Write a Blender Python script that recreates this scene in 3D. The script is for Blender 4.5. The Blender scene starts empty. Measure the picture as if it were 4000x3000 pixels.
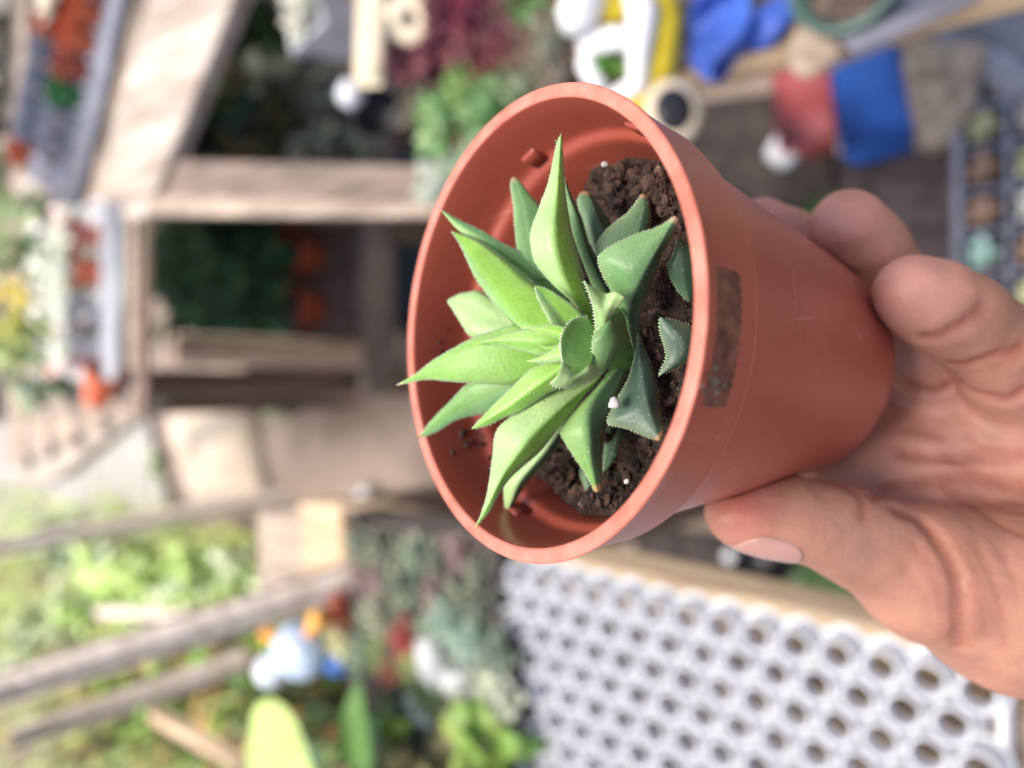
import bpy, math, random
import numpy as np
from mathutils import Vector, Matrix
random.seed(7); rng=np.random.default_rng(7)
scene=bpy.context.scene
COL=scene.collection

# ------------------------------------------------------------------ camera
PITCH=math.radians(51.0); F=2967.0; CAMH=1.5
sp,cp=math.sin(PITCH),math.cos(PITCH)
FW=np.array([0,cp,-sp]); UP=np.array([0,sp,cp]); RT=np.array([1.0,0,0]); CAM=np.array([0,0,CAMH])
cd=bpy.data.cameras.new('camera'); cam=bpy.data.objects.new('camera',cd); COL.objects.link(cam)
m=Matrix(((-UP[0],RT[0],-FW[0],CAM[0]),(-UP[1],RT[1],-FW[1],CAM[1]),(-UP[2],RT[2],-FW[2],CAM[2]),(0,0,0,1)))
cam.matrix_world=m
cd.sensor_width=36; cd.sensor_fit='HORIZONTAL'; cd.lens=F*36/4000
cd.clip_start=0.01; cd.clip_end=200
cd.dof.use_dof=True; cd.dof.focus_distance=0.131; cd.dof.aperture_fstop=7.0
scene.camera=cam
# ------------------------------------------------------------------ light
w=bpy.data.worlds.new("World"); scene.world=w; w.use_nodes=True
nt=w.node_tree; bg=nt.nodes['Background']
sky=nt.nodes.new('ShaderNodeTexSky'); sky.sky_type='NISHITA'; sky.sun_disc=False
SUN_EL,SUN_AZ=math.radians(77),math.radians(348)     # azimuth clockwise from +Y
sky.sun_elevation=SUN_EL; sky.sun_rotation=SUN_AZ; sky.air_density=1.0; sky.dust_density=4.0; sky.ozone_density=0.6
nt.links.new(sky.outputs[0],bg.inputs[0]); bg.inputs[1].default_value=0.105
sd=bpy.data.lights.new('sun','SUN'); sd.energy=2.5; sd.angle=math.radians(24); sd.color=(1,0.95,0.88)
sun=bpy.data.objects.new('sun',sd); COL.objects.link(sun)
sv=Vector((math.sin(SUN_AZ)*math.cos(SUN_EL),math.cos(SUN_AZ)*math.cos(SUN_EL),math.sin(SUN_EL)))
sun.rotation_euler=sv.to_track_quat('Z','Y').to_euler()
scene.view_settings.view_transform='Standard'; scene.view_settings.look='None'
scene.view_settings.exposure=1.32; scene.view_settings.gamma=1.0
scene.render.engine='CYCLES'

# ------------------------------------------------------------------ pixel helpers
def ray(x,y):
    return FW+(2000-x)/F*UP+(1500-y)/F*RT
def at(x,y,d):            # d metres along the view axis
    return CAM+ray(x,y)*d
def onz(x,y,z):           # where the sight line meets the height z
    r=ray(x,y); return CAM+r*((z-CAMH)/r[2])
def cmm(P):               # camera space mm (right, down, away) -> world
    P=np.asarray(P,float)/1000
    return CAM+P[...,0:1]*(-UP)+P[...,1:2]*(-RT)+P[...,2:3]*FW
def pxmm(x,y,d): return np.array([(x-2000)/F*d,(y-1500)/F*d,d])

# ------------------------------------------------------------------ materials
def lin(c): return tuple(((v/255)/12.92 if v/255<=.04045 else ((v/255+.055)/1.055)**2.4) for v in c)
def mat(name,col,rough=.6,var=.15,scale=20,bump=0,bscale=None,sss=0,sssr=.003,spec=.5,col2=None,vc=False,stretch=None,trans=0,coat=0):
    M=bpy.data.materials.new(name); M.use_nodes=True; n=M.node_tree; L=n.links
    b=n.nodes['Principled BSDF']; b.inputs['Roughness'].default_value=rough
    b.inputs['Specular IOR Level'].default_value=spec
    if coat: b.inputs['Coat Weight'].default_value=coat
    tc=n.nodes.new('ShaderNodeTexCoord'); src=tc.outputs['Object']
    if stretch:
        mp=n.nodes.new('ShaderNodeMapping'); mp.inputs['Scale'].default_value=stretch; L.new(src,mp.inputs[0]); src=mp.outputs[0]
    nz=n.nodes.new('ShaderNodeTexNoise'); nz.inputs['Scale'].default_value=scale; nz.inputs['Detail'].default_value=6
    nz.inputs['Roughness'].default_value=.6
    L.new(src,nz.inputs['Vector'])
    mx=n.nodes.new('ShaderNodeMix'); mx.data_type='RGBA'
    rp=n.nodes.new('ShaderNodeValToRGB'); rp.color_ramp.elements[0].position=.35; rp.color_ramp.elements[1].position=.65
    L.new(nz.outputs['Fac'],rp.inputs[0]); L.new(rp.outputs[0],mx.inputs[0])
    if vc:
        a=n.nodes.new('ShaderNodeVertexColor'); a.layer_name='Col'
        d=n.nodes.new('ShaderNodeMix'); d.data_type='RGBA'; d.blend_type='MULTIPLY'; d.inputs[0].default_value=1
        L.new(a.outputs[0],d.inputs[6])
        mx.inputs[6].default_value=(1-var,1-var,1-var,1); mx.inputs[7].default_value=(1+var,1+var,1+var,1)
        L.new(mx.outputs[2],d.inputs[7]); L.new(d.outputs[2],b.inputs['Base Color']); cs=d.outputs[2]
    else:
        c2=col2 or tuple(v*(1+var) for v in col)
        mx.inputs[6].default_value=tuple(v*(1-var) for v in col)+(1,); mx.inputs[7].default_value=tuple(c2)+(1,)
        L.new(mx.outputs[2],b.inputs['Base Color']); cs=mx.outputs[2]
    if sss:
        b.inputs['Subsurface Weight'].default_value=sss; b.inputs['Subsurface Radius'].default_value=(sssr,sssr*.45,sssr*.3)
        b.inputs['Subsurface Scale'].default_value=1.0
    if bump:
        n2=n.nodes.new('ShaderNodeTexNoise'); n2.inputs['Scale'].default_value=bscale or scale*4; n2.inputs['Detail'].default_value=5
        L.new(src,n2.inputs['Vector']); bp=n.nodes.new('ShaderNodeBump'); bp.inputs['Strength'].default_value=.6
        bp.inputs['Distance'].default_value=bump; L.new(n2.outputs['Fac'],bp.inputs['Height']); L.new(bp.outputs[0],b.inputs['Normal'])
    if trans:
        tb=n.nodes.new('ShaderNodeBsdfTranslucent'); ms=n.nodes.new('ShaderNodeMixShader'); ms.inputs[0].default_value=trans
        L.new(cs,tb.inputs[0]); L.new(b.outputs[0],ms.inputs[1]); L.new(tb.outputs[0],ms.inputs[2])
        L.new(ms.outputs[0],n.nodes['Material Output'].inputs[0])
    M['cs']=1
    return M

# ------------------------------------------------------------------ mesh accumulator
class MB:
    def __init__(s): s.v=[];s.f=[];s.m=[];s.c=[];s.n=0
    def add(s,V,Fs,mi=0,col=None):
        V=np.asarray(V,float).reshape(-1,3); s.v.append(V)
        for f in Fs: s.f.append(tuple(int(i)+s.n for i in f)); s.m.append(mi)
        if col is None: c=np.ones((len(V),3))
        else:
            c=np.asarray(col,float); c=np.tile(c,(len(V),1)) if c.ndim==1 else c
        s.c.append(c); s.n+=len(V); return s
    def box(s,c,size,rz=0,mi=0,col=None,bev=None,tilt=None):
        sx,sy,sz=[q/2 for q in size]; b=min(sx,sy,sz)*.18 if bev is None else bev
        V=[];Fs=[]
        # chamfered box: 24 verts
        idx={}
        for X in(-1,1):
            for Y in(-1,1):
                for Z in(-1,1):
                    for k in range(3):
                        p=[X*sx,Y*sy,Z*sz]
                        for j in range(3):
                            if j!=k: p[j]-=(X,Y,Z)[j]*b
                        idx[(X,Y,Z,k)]=len(V); V.append(p)
        for k in range(3):
            o=[j for j in range(3) if j!=k]
            for sg in(-1,1):
                q=[]
                for a_,b_ in((-1,-1),(1,-1),(1,1),(-1,1)):
                    t=[0,0,0]; t[k]=sg; t[o[0]]=a_; t[o[1]]=b_; q.append(idx[(t[0],t[1],t[2],k)])
                Fs.append(q)
            # edges along axis k
            for a_ in(-1,1):
                for b_ in(-1,1):
                    t=[0,0,0];t[o[0]]=a_;t[o[1]]=b_
                    lo=t[:];lo[k]=-1;hi=t[:];hi[k]=1
                    Fs.append([idx[(*lo,o[0])],idx[(*hi,o[0])],idx[(*hi,o[1])],idx[(*lo,o[1])]])
        for X in(-1,1):
            for Y in(-1,1):
                for Z in(-1,1): Fs.append([idx[(X,Y,Z,k)] for k in range(3)])
        V=np.array(V)
        if tilt is not None: V=V@np.array(tilt).T
        if rz:
            R=np.array([[math.cos(rz),-math.sin(rz),0],[math.sin(rz),math.cos(rz),0],[0,0,1]]); V=V@R.T
        return s.add(V+np.asarray(c,float),Fs,mi,col)
    def beam(s,p,q,wd,th,mi=0,col=None,up=(0,0,1)):   # box from p to q
        p=np.asarray(p,float);q=np.asarray(q,float);d=q-p;L=np.linalg.norm(d);d/=L
        u=np.asarray(up,float); x=np.cross(d,u)
        if np.linalg.norm(x)<1e-3: x=np.cross(d,[0,1.,0])
        x/=np.linalg.norm(x); y=np.cross(x,d)
        return s.box((p+q)/2,(wd,L,th),mi=mi,col=col,bev=min(wd,th)*.08,tilt=np.stack([x,d,y],1))
    def lathe(s,prof,seg=32,c=(0,0,0),mi=0,col=None,fr=None,close=False):
        P=np.array(prof,float);K=len(P);t=np.arange(seg)*2*math.pi/seg
        V=np.stack([P[:,0][:,None]*np.cos(t),P[:,0][:,None]*np.sin(t),np.repeat(P[:,1][:,None],seg,1)],-1).reshape(-1,3)
        if fr is not None: V=V@np.array(fr).T
        Fs=[(i*seg+j,i*seg+(j+1)%seg,(i+1)*seg+(j+1)%seg,(i+1)*seg+j) for i in range(K-1) for j in range(seg)]
        return s.add(V+np.asarray(c,float),Fs,mi,col)
    def tube(s,pts,rad,seg=8,mi=0,col=None):
        P=np.asarray(pts,float);n=len(P); rad=np.broadcast_to(rad,(n,))
        V=[];T=np.gradient(P,axis=0); T/=np.linalg.norm(T,axis=1)[:,None]+1e-12
        a=np.array([0,0,1.]) if abs(T[0][2])<.9 else np.array([1.,0,0])
        for i in range(n):
            x=np.cross(T[i],a);x/=np.linalg.norm(x)+1e-12;y=np.cross(T[i],x)
            for k in range(seg):
                q=2*math.pi*k/seg; V.append(P[i]+rad[i]*(math.cos(q)*x+math.sin(q)*y))
        Fs=[(i*seg+j,i*seg+(j+1)%seg,(i+1)*seg+(j+1)%seg,(i+1)*seg+j) for i in range(n-1) for j in range(seg)]
        Fs+= [tuple(range(seg))[::-1],tuple((n-1)*seg+k for k in range(seg))]
        return s.add(V,Fs,mi,col)
    def blob(s,c,r,seg=12,rings=8,noise=.15,mi=0,col=None,seed=0,rot=0):
        q=np.random.default_rng(seed); a=q.normal(size=(4,3))*2.2; ph=q.uniform(0,6,4)
        V=[]
        for i in range(rings+1):
            th=math.pi*i/rings
            for j in range(seg):
                p=2*math.pi*j/seg; d=np.array([math.sin(th)*math.cos(p),math.sin(th)*math.sin(p),math.cos(th)])
                k=min(1.6,max(.45,1+noise*sum(math.sin(a[t]@d+ph[t]) for t in range(4))/2))
                V.append(d*k*np.asarray(r))
        V=np.array(V)
        if rot: V=V@np.array([[math.cos(rot),-math.sin(rot),0],[math.sin(rot),math.cos(rot),0],[0,0,1]]).T
        Fs=[(i*seg+j,(i+1)*seg+j,(i+1)*seg+(j+1)%seg,i*seg+(j+1)%seg) for i in range(rings) for j in range(seg)]
        return s.add(V+np.asarray(c,float),Fs,mi,col)
    def blade(s,p,d,nrm,L,wd,curl=.3,mi=0,col=None,n=5,fat=.0,fold=.15,shape=1.0):
        # one leaf: pointed blade with a folded midrib, arcs away from its normal
        p=np.asarray(p,float);d=np.asarray(d,float);d/=np.linalg.norm(d);nrm=np.asarray(nrm,float)
        x=np.cross(d,nrm);x/=np.linalg.norm(x)+1e-9;z=np.cross(x,d)
        V=[]
        for i in range(n+1):
            t=i/n; c=p+d*L*t*(1-.15*abs(curl)*t)-z*curl*L*t*t
            wv=wd*(math.sin(math.pi*min(1,(t*.93+.07))**shape))**.8*.5 if i<n else 0.0005*wd
            V+= [c-x*wv+z*fold*wv, c-z*fat*wv, c+x*wv+z*fold*wv]
            if fat: V+= [c-z*(fat+.9)*wv]
        k=4 if fat else 3; Fs=[]
        for i in range(n):
            a=i*k;b=a+k
            Fs+=[(a,a+1,b+1,b),(a+1,a+2,b+2,b+1)]
            if fat: Fs+=[(a+2,a+3,b+3,b+2),(a+3,a,b,b+3)]
        return s.add(V,Fs,mi,col)
    def build(s,name,mats,parent=None,loc=None,smooth=True,world=False):
        V=np.concatenate(s.v); o0=np.zeros(3)
        if world:
            o0=np.array(parent.location) if parent is not None else (V.min(0)+V.max(0))/2
            if parent is not None and parent.parent is not None: o0=np.array(parent.parent.location)+o0
        me=bpy.data.meshes.new(name); me.from_pydata((V-o0).tolist(),[],s.f)
        mats=mats if isinstance(mats,(list,tuple)) else [mats]
        for q in mats: me.materials.append(q)
        me.polygons.foreach_set('material_index',s.m)
        me.polygons.foreach_set('use_smooth',[smooth]*len(s.f))
        ca=me.color_attributes.new('Col','FLOAT_COLOR','POINT')
        C=np.concatenate(s.c); ca.data.foreach_set('color',np.concatenate([C,np.ones((len(C),1))],1).astype(np.float32).ravel())
        me.validate(); me.update()
        o=bpy.data.objects.new(name,me); COL.objects.link(o)
        if parent is not None: o.parent=parent
        else: o.location=o0 if loc is None else loc
        return o
def tag(o,label=None,cat=None,group=None,kind=None):
    if label:o['label']=label
    if cat:o['category']=cat
    if group:o['group']=group
    if kind:o['kind']=kind
    return o
def empty(name,loc,label,cat,group=None,rz=0):
    o=bpy.data.objects.new(name,None); COL.objects.link(o); o.location=tuple(loc); o.rotation_euler=(0,0,rz); o.empty_display_size=.02
    return tag(o,label,cat,group)
def kids(o): return [c for c in bpy.data.objects if c.parent==o]
def dup(o,loc,rz=0,label=None,scale=None,parent=None):
    c=o.copy(); COL.objects.link(c)
    if parent is not None: c.parent=parent
    else:
        c.location=tuple(loc); c.rotation_euler=(0,0,rz)
        if scale: c.scale=(scale,)*3
        if label: c['label']=label
    for ch in kids(o): dup(ch,None,parent=c)
    return c

# ================================================================== GROUND
M_ground=mat('dirt',(.17,.125,.098),.95,.25,3,bump=.01,bscale=30,col2=(.25,.195,.16))
g=MB(); N=60; xs=np.linspace(-1,1,N)**3*60; ys=np.linspace(-1,1,N)**3*60
V=[(x,y+2,.012*math.sin(x*2.1+y)*math.cos(y*1.7)) for y in ys for x in xs]
g.add(V,[(j*N+i,j*N+i+1,(j+1)*N+i+1,(j+1)*N+i) for j in range(N-1) for i in range(N-1)])
tag(g.build('ground',M_ground,loc=(0,0,0)),kind='structure')

# ================================================================== HELD POT (pose in camera mm, fitted)
PC=np.array([1.6,-11.8,138.43]); PA=np.array([.79687,.08571,.59804]); PA/=np.linalg.norm(PA)
PU=np.cross(PA,[0,0,1.]); PU/=np.linalg.norm(PU); PV=np.cross(PA,PU)
def pw(h,r,t):                      # pot coordinates -> world
    e=1+math.exp(-max(h,0)/40)*-.0334*math.cos(2*(t-.8645))
    return cmm(PC+PA*h+r*e*(math.cos(t)*PU+math.sin(t)*PV))
def w2c(V): # camera-mm helper inverse not needed
    return V
root=empty('potted_succulent',cmm(PC+PA*83.6),'small green haworthia in a terracotta plastic pot held up close in the hand','potted plant')

def pot_mat():
    M=bpy.data.materials.new('terracotta_plastic'); M.use_nodes=True; n=M.node_tree; L=n.links; b=n.nodes['Principled BSDF']
    b.inputs['Roughness'].default_value=.34; b.inputs['Specular IOR Level'].default_value=.45
    b.inputs['Subsurface Weight'].default_value=.12; b.inputs['Subsurface Radius'].default_value=(.003,.001,.0006); b.inputs['Subsurface Scale'].default_value=1
    tc=n.nodes.new('ShaderNodeTexCoord')
    n1=n.nodes.new('ShaderNodeTexNoise'); n1.inputs['Scale'].default_value=45; n1.inputs['Detail'].default_value=6; L.new(tc.outputs['Object'],n1.inputs['Vector'])
    mx=n.nodes.new('ShaderNodeMix'); mx.data_type='RGBA'; mx.inputs[6].default_value=(.31,.060,.038,1); mx.inputs[7].default_value=(.42,.098,.062,1)
    L.new(n1.outputs['Fac'],mx.inputs[0])
    # dusty specks
    v=n.nodes.new('ShaderNodeTexVoronoi'); v.inputs['Scale'].default_value=330; L.new(tc.outputs['Object'],v.inputs['Vector'])
    r=n.nodes.new('ShaderNodeValToRGB'); r.color_ramp.elements[0].position=.05; r.color_ramp.elements[0].color=(1,1,1,1); r.color_ramp.elements[1].position=.16; r.color_ramp.elements[1].color=(0,0,0,1)
    L.new(v.outputs['Distance'],r.inputs[0])
    n2=n.nodes.new('ShaderNodeTexNoise'); n2.inputs['Scale'].default_value=90; L.new(tc.outputs['Object'],n2.inputs['Vector'])
    r2=n.nodes.new('ShaderNodeValToRGB'); r2.color_ramp.elements[0].position=.55; r2.color_ramp.elements[1].position=.7; L.new(n2.outputs['Fac'],r2.inputs[0])
    mu=n.nodes.new('ShaderNodeMath'); mu.operation='MULTIPLY'; L.new(r.outputs[0],mu.inputs[0]); L.new(r2.outputs[0],mu.inputs[1])
    # scratches: stretched thin noise
    mp=n.nodes.new('ShaderNodeMapping'); mp.inputs['Scale'].default_value=(1,.12,1); mp.inputs['Rotation'].default_value=(0.3,.2,.5); L.new(tc.outputs['Object'],mp.inputs[0])
    v3=n.nodes.new('ShaderNodeTexVoronoi'); v3.feature='DISTANCE_TO_EDGE'; v3.inputs['Scale'].default_value=70; L.new(mp.outputs[0],v3.inputs['Vector'])
    r3=n.nodes.new('ShaderNodeValToRGB'); r3.color_ramp.elements[0].position=.0; r3.color_ramp.elements[0].color=(1,1,1,1); r3.color_ramp.elements[1].position=.012; r3.color_ramp.elements[1].color=(0,0,0,1)
    L.new(v3.outputs['Distance'],r3.inputs[0])
    n3=n.nodes.new('ShaderNodeTexNoise'); n3.inputs['Scale'].default_value=60; L.new(tc.outputs['Object'],n3.inputs['Vector'])
    r4=n.nodes.new('ShaderNodeValToRGB'); r4.color_ramp.elements[0].position=.56; r4.color_ramp.elements[1].position=.72; L.new(n3.outputs['Fac'],r4.inputs[0])
    m3=n.nodes.new('ShaderNodeMath'); m3.operation='MULTIPLY'; L.new(r3.outputs[0],m3.inputs[0]); L.new(r4.outputs[0],m3.inputs[1])
    ad=n.nodes.new('ShaderNodeMath'); ad.operation='MAXIMUM'; L.new(mu.outputs[0],ad.inputs[0]); L.new(m3.outputs[0],ad.inputs[1])
    sc=n.nodes.new('ShaderNodeMath'); sc.operation='MULTIPLY'; sc.inputs[1].default_value=.45; L.new(ad.outputs[0],sc.inputs[0])
    m2=n.nodes.new('ShaderNodeMix'); m2.data_type='RGBA'; m2.inputs[7].default_value=(.75,.45,.38,1)
    L.new(sc.outputs[0],m2.inputs[0]); L.new(mx.outputs[2],m2.inputs[6]); L.new(m2.outputs[2],b.inputs['Base Color'])
    nb=n.nodes.new('ShaderNodeTexNoise'); nb.inputs['Scale'].default_value=700; L.new(tc.outputs['Object'],nb.inputs['Vector'])
    bp=n.nodes.new('ShaderNodeBump'); bp.inputs['Distance'].default_value=.0001; bp.inputs['Strength'].default_value=.4
    L.new(nb.outputs['Fac'],bp.inputs['Height']); L.new(bp.outputs[0],b.inputs['Normal'])
    return M
M_pot=pot_mat()
def potlathe(prof,name,seg=160,parent=root,mats=None):
    b=MB(); V=[pw(h,r,2*math.pi*j/seg) for (h,r) in prof for j in range(seg)]
    K=len(prof); b.add(V,[(i*seg+j,i*seg+(j+1)%seg,(i+1)*seg+(j+1)%seg,(i+1)*seg+j) for i in range(K-1) for j in range(seg)])
    return b.build(name,mats or [M_pot],parent,world=True)
# collar + body + inner wall in one shell (h from the rim downwards, mm)
prof=[(83.6,0.1),(83.6,20),(83.2,26.4),(82.4,27.25)]
prof+=[(82.4+(16-82.4)*k/14,27.25+(38.05-27.25)*k/14) for k in range(1,15)]
prof+=[(15.4,38.1),(14.95,38.15),(14.8,38.6),(14.75,39.9),(14.55,40.25),(14.2,40.38),(13.4,40.4),(9,41.0),(4,41.7),(1.6,42.15),(.75,42.55),(.3,42.6),(.05,42.45),(-.04,42.15),(-.06,41.4),(-.04,40.5),(.05,40.25),(.3,40.02),(.8,39.9)]
prof+=[(4,39.35),(8,38.9),(12.2,38.45),(13.4,38.2),(14.0,37.6),(14.5,36.9),(15.2,36.5),(16.5,36.2),(22,35.4),(40,32.4),(81,26),(81.5,20),(81.5,.1)]
prof=[(h,r) for h,r in prof]
M_sheen=mat('rim_sheen',(.62,.17,.11),.5,.12,160,sss=.15,sssr=.002,bump=.0001,bscale=900,col2=(.72,.25,.18))  # paler than the pot: sky sheen put into the rim colour
pot=potlathe(prof,'pot',mats=[M_pot,M_sheen])
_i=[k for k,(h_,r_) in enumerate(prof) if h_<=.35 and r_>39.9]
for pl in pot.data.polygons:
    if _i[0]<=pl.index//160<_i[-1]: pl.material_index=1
    if abs(prof[pl.index//160][0]-14.6)<.25 and prof[pl.index//160][1]>39.8: pl.material_index=1  # same painted sheen tone as a thin line on the collar lip
# moulded tabs inside the collar
def tab(px,py,h0,h1,wmm=4.2,tk=.8):
    # find the angle whose inner-wall point projects nearest the pixel
    best=min(np.linspace(0,2*math.pi,720),key=lambda t:(lambda c:(c[0]-px)**2+(c[1]-py)**2)(proj(pw((h0+h1)/2,38.3,t))))
    b=MB(); V=[]; us=[-.5,-.44,-.3,0,.3,.44,.5]; es=[0,.85,1,1,1,.85,0]; n=len(us)-1
    for u_,e in zip(us,es):
        t=best+u_*wmm/38.3
        for (h,r) in ((h0,39.4),(h0+.15,38.9-tk*e*.8),(h0+.6,38.8-tk*e),(h1-.3,38.3-tk*e),(h1,38.5)): V.append(pw(h,r,t))
    b.add(V,[(i*5+k,i*5+k+1,i*5+6+k,i*5+5+k) for i in range(n) for k in range(4)])
    b.build('stacking_tab',M_pot,pot,world=True)
def proj(P):
    d=np.asarray(P)-CAM; z=d@FW; return (2000+F*(d@-UP)/z,1500+F*(d@-RT)/z)
for q in((2495,500),(2110,640),(2030,1985)): tab(q[0],q[1],9.4,13.8)
# torn sticker residue on the collar
M_res=mat('sticker_residue',(.15,.052,.030),.85,.4,420,bump=.0002,bscale=900,col2=(.25,.10,.062))
def angle_at(px,py,h,r):
    return min(np.linspace(0,2*math.pi,1440),key=lambda t:(lambda c:(c[0]-px)**2+(c[1]-py)**2)(proj(pw(h,r,t))))
t0=angle_at(2840,1060,8,41.1); t1=angle_at(2790,1585,8,41.1)
b=MB();V=[];nt_,nh=46,16; q=np.random.default_rng(3); j0=q.normal(0,1,nt_+1);j1=q.normal(0,1,nt_+1)
for i in range(nt_+1):
    u=i/nt_; t=t0+(t1-t0)*u
    ha=1.5+.1*j0[i]+.5*math.sin(u*9)*(.3+u); hb=12.3+.10*j1[i]+.45*math.sin(u*7+1)+.3*math.sin(u*19)-3*max(0,u-.8)
    edge=math.sin(math.pi*min(1,max(0,u*1.0)))
    mid=(ha+hb)/2; k=min(1,(min(u,1-u)*30)**.5+.25)
    ha=mid+(ha-mid)*k; hb=mid+(hb-mid)*k
    for kk in range(nh+1):
        h=ha+(hb-ha)*kk/nh; rr=42.05-(h-1.2)*(42.05-40.2)/12.6+.10
        V.append(pw(h,rr,t+.0015*j0[(i*3+kk*7)%nt_]))
b.add(V,[(i*(nh+1)+k,i*(nh+1)+k+1,(i+1)*(nh+1)+k+1,(i+1)*(nh+1)+k) for i in range(nt_) for k in range(nh)])
b.build('sticker_residue',M_res,pot,world=True)
M_crumb=mat('dry_crumb',(.20,.17,.12),.95,.3,500)
b=MB()
for i in range(26):
    u=.83+q.normal(0,.05); t=t0+(t1-t0)*u; h=4.5+q.normal(0,1.6); rr=42.05-(h-1.2)*.147+.1
    b.blob(pw(h,rr,t),np.array([.6,.6,.25])*q.uniform(.25,1.0)*.001*.8,6,4,.6,seed=i)
b.build('paper_scrap',M_crumb,pot,world=True)

# ---- soil
def clod(b,c,s,seed):
    q=np.random.default_rng(seed); seg,rings=40,26; V=[]
    oc=[(q.normal(size=(7,3))*f,q.uniform(0,6,7),a) for f,a in((1.6,.22),(4,.12),(9,.07),(18,.045))]
    for i in range(rings+1):
        th=math.pi*i/rings
        for j in range(seg):
            p=2*math.pi*j/seg; d=np.array([math.sin(th)*math.cos(p),math.sin(th)*math.sin(p),math.cos(th)])
            k=1+sum(a*np.sin(A_@d+P_).sum()/2.2 for A_,P_,a in oc); V.append(d*k*s)
    b.add(np.array(V)+c,[(i*seg+j,(i+1)*seg+j,(i+1)*seg+(j+1)%seg,i*seg+(j+1)%seg) for i in range(rings) for j in range(seg)],1)
M_soil=mat('potting_soil',(.010,.006,.005),.95,.5,420,bump=.002,bscale=900,col2=(.06,.034,.025))
M_chip=mat('bark_chip',(.14,.085,.055),.9,.3,500,bump=.0008,bscale=900,col2=(.26,.17,.12))
M_clod=mat('soil_clod',(.022,.012,.009),.95,.5,500,bump=.0018,bscale=1100,col2=(.12,.068,.05))
b=MB();nr,ns=46,130;V=[]
qq=np.random.default_rng(11); A=qq.normal(size=(26,2))*.42; PH=qq.uniform(0,6.28,26); AM=1/(.6+np.linalg.norm(A,axis=1)*1.6)
def soilh(x,y):
    z=0
    for k in range(26): z+=AM[k]*math.sin(A[k,0]*x+A[k,1]*y+PH[k])
    return 21.2-.55*z-1.2*math.exp(-((x+0)**2+(y-0)**2)/300)
for i in range(nr+1):
    r=36.2*(i/nr)
    for j in range(ns):
        t=2*math.pi*j/ns; V.append(pw(soilh(r*math.cos(t),r*math.sin(t))-(.0 if i<nr else -2),min(r,35.6),t))
b.add(V,[(i*ns+j,i*ns+(j+1)%ns,(i+1)*ns+(j+1)%ns,(i+1)*ns+j) for i in range(nr) for j in range(ns)])
for i in range(4200):
    r=34.8*math.sqrt(qq.uniform(0,1)); t=qq.uniform(0,2*math.pi); s=.26*math.exp(qq.normal(0,.65)); s=min(s,1.7); r=min(r,35-s*2.0)
    h=soilh(r*math.cos(t),r*math.sin(t))-s*.25
    col=1
    b.blob(pw(h,r,t),np.array([1,1,1])*s*.001*qq.uniform(.5,1.4,3),7,5,.8,mi=2 if qq.random()<.035 else int(qq.random()<.6),seed=i+50)
for (px,py,s) in((2560,740,4.6),(2600,800,3.6),(2330,1960,2.6),(2500,640,3.0),(2395,690,3.3),(2560,660,3.2),(2420,650,2.2),(2260,1930,2.2),(2180,1900,3.2),(2230,2010,1.8)):
    t=angle_at(px,py,19,1);  # radial search
    bb=min(((t_,r_) for t_ in np.linspace(0,2*math.pi,180) for r_ in np.linspace(0,35,36)),key=lambda a:(lambda c:(c[0]-px)**2+(c[1]-py)**2)(proj(pw(19.5,a[1],a[0]))))
    clod(b,pw(20.3,min(bb[1],34.3-s*1.15),bb[0]),s*.8*.001,int(px))
for i in range(90):
    r=33*math.sqrt(qq.uniform(0,1)); t=qq.uniform(0,6.28); h=soilh(r*math.cos(t),r*math.sin(t))-.5; L_=qq.uniform(1,4); a=qq.uniform(0,6.28)
    x,y=r*math.cos(t),r*math.sin(t); P=[]
    for k in range(4):
        xx=x+L_*k/3*math.cos(a+k*.3);yy=y+L_*k/3*math.sin(a+k*.3); rr=min(34.5,math.hypot(xx,yy)); P.append(pw(h-qq.uniform(0,.6),rr,math.atan2(yy,xx)))
    b.tube(P,[.00012,.00018,.00015,.00006],5,mi=1)
b.build('soil',[M_soil,M_clod,M_chip],root,world=True,smooth=False)
# stray soil crumbs stuck to the inner wall
b=MB()
for (px,py,s) in((1808,1700,.9),(1815,1745,.7),(1885,1735,.8),(1895,1710,.5),(1930,1790,.8),(1770,1765,.5),(1840,1720,.4),(1925,1830,.6),(1915,1850,.7),(1715,1330,.5),(1725,1365,.45),(1708,1345,.3),(1740,1290,.3),(1912,1690,.5)):
    bb=min(((t_,h_) for t_ in np.linspace(0,2*math.pi,240) for h_ in np.linspace(1,14,14)),key=lambda a:(lambda c:(c[0]-px)**2+(c[1]-py)**2)(proj(pw(a[1],39.5-a[1]*.09,a[0]))))
    b.blob(pw(bb[1],39.4-bb[1]*.09,bb[0]),np.array([1,1,1])*s*.001,8,6,.5,seed=int(px+py))
b.build('soil_crumbs',M_clod,pot,world=True)
# pale perlite bits on the soil and one on a leaf
M_perl=mat('perlite',(.58,.57,.57),.8,.1,400,bump=.0002,bscale=900)
for i,(px,py,d,s) in enumerate(((2402,1574,127.5,1.0),(2362,642,139,.55),(2447,1882,136,.45),(2279,1975,151,1.0),(1925,0,0,0))):
    if not s: continue
    b=MB(); b.blob(cmm(pxmm(px,py,d)),np.array([1,1.15,.9])*s*.001,8,6,.28,seed=i+5)
    b.build('perlite_grain',M_perl,root,world=True)

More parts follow.
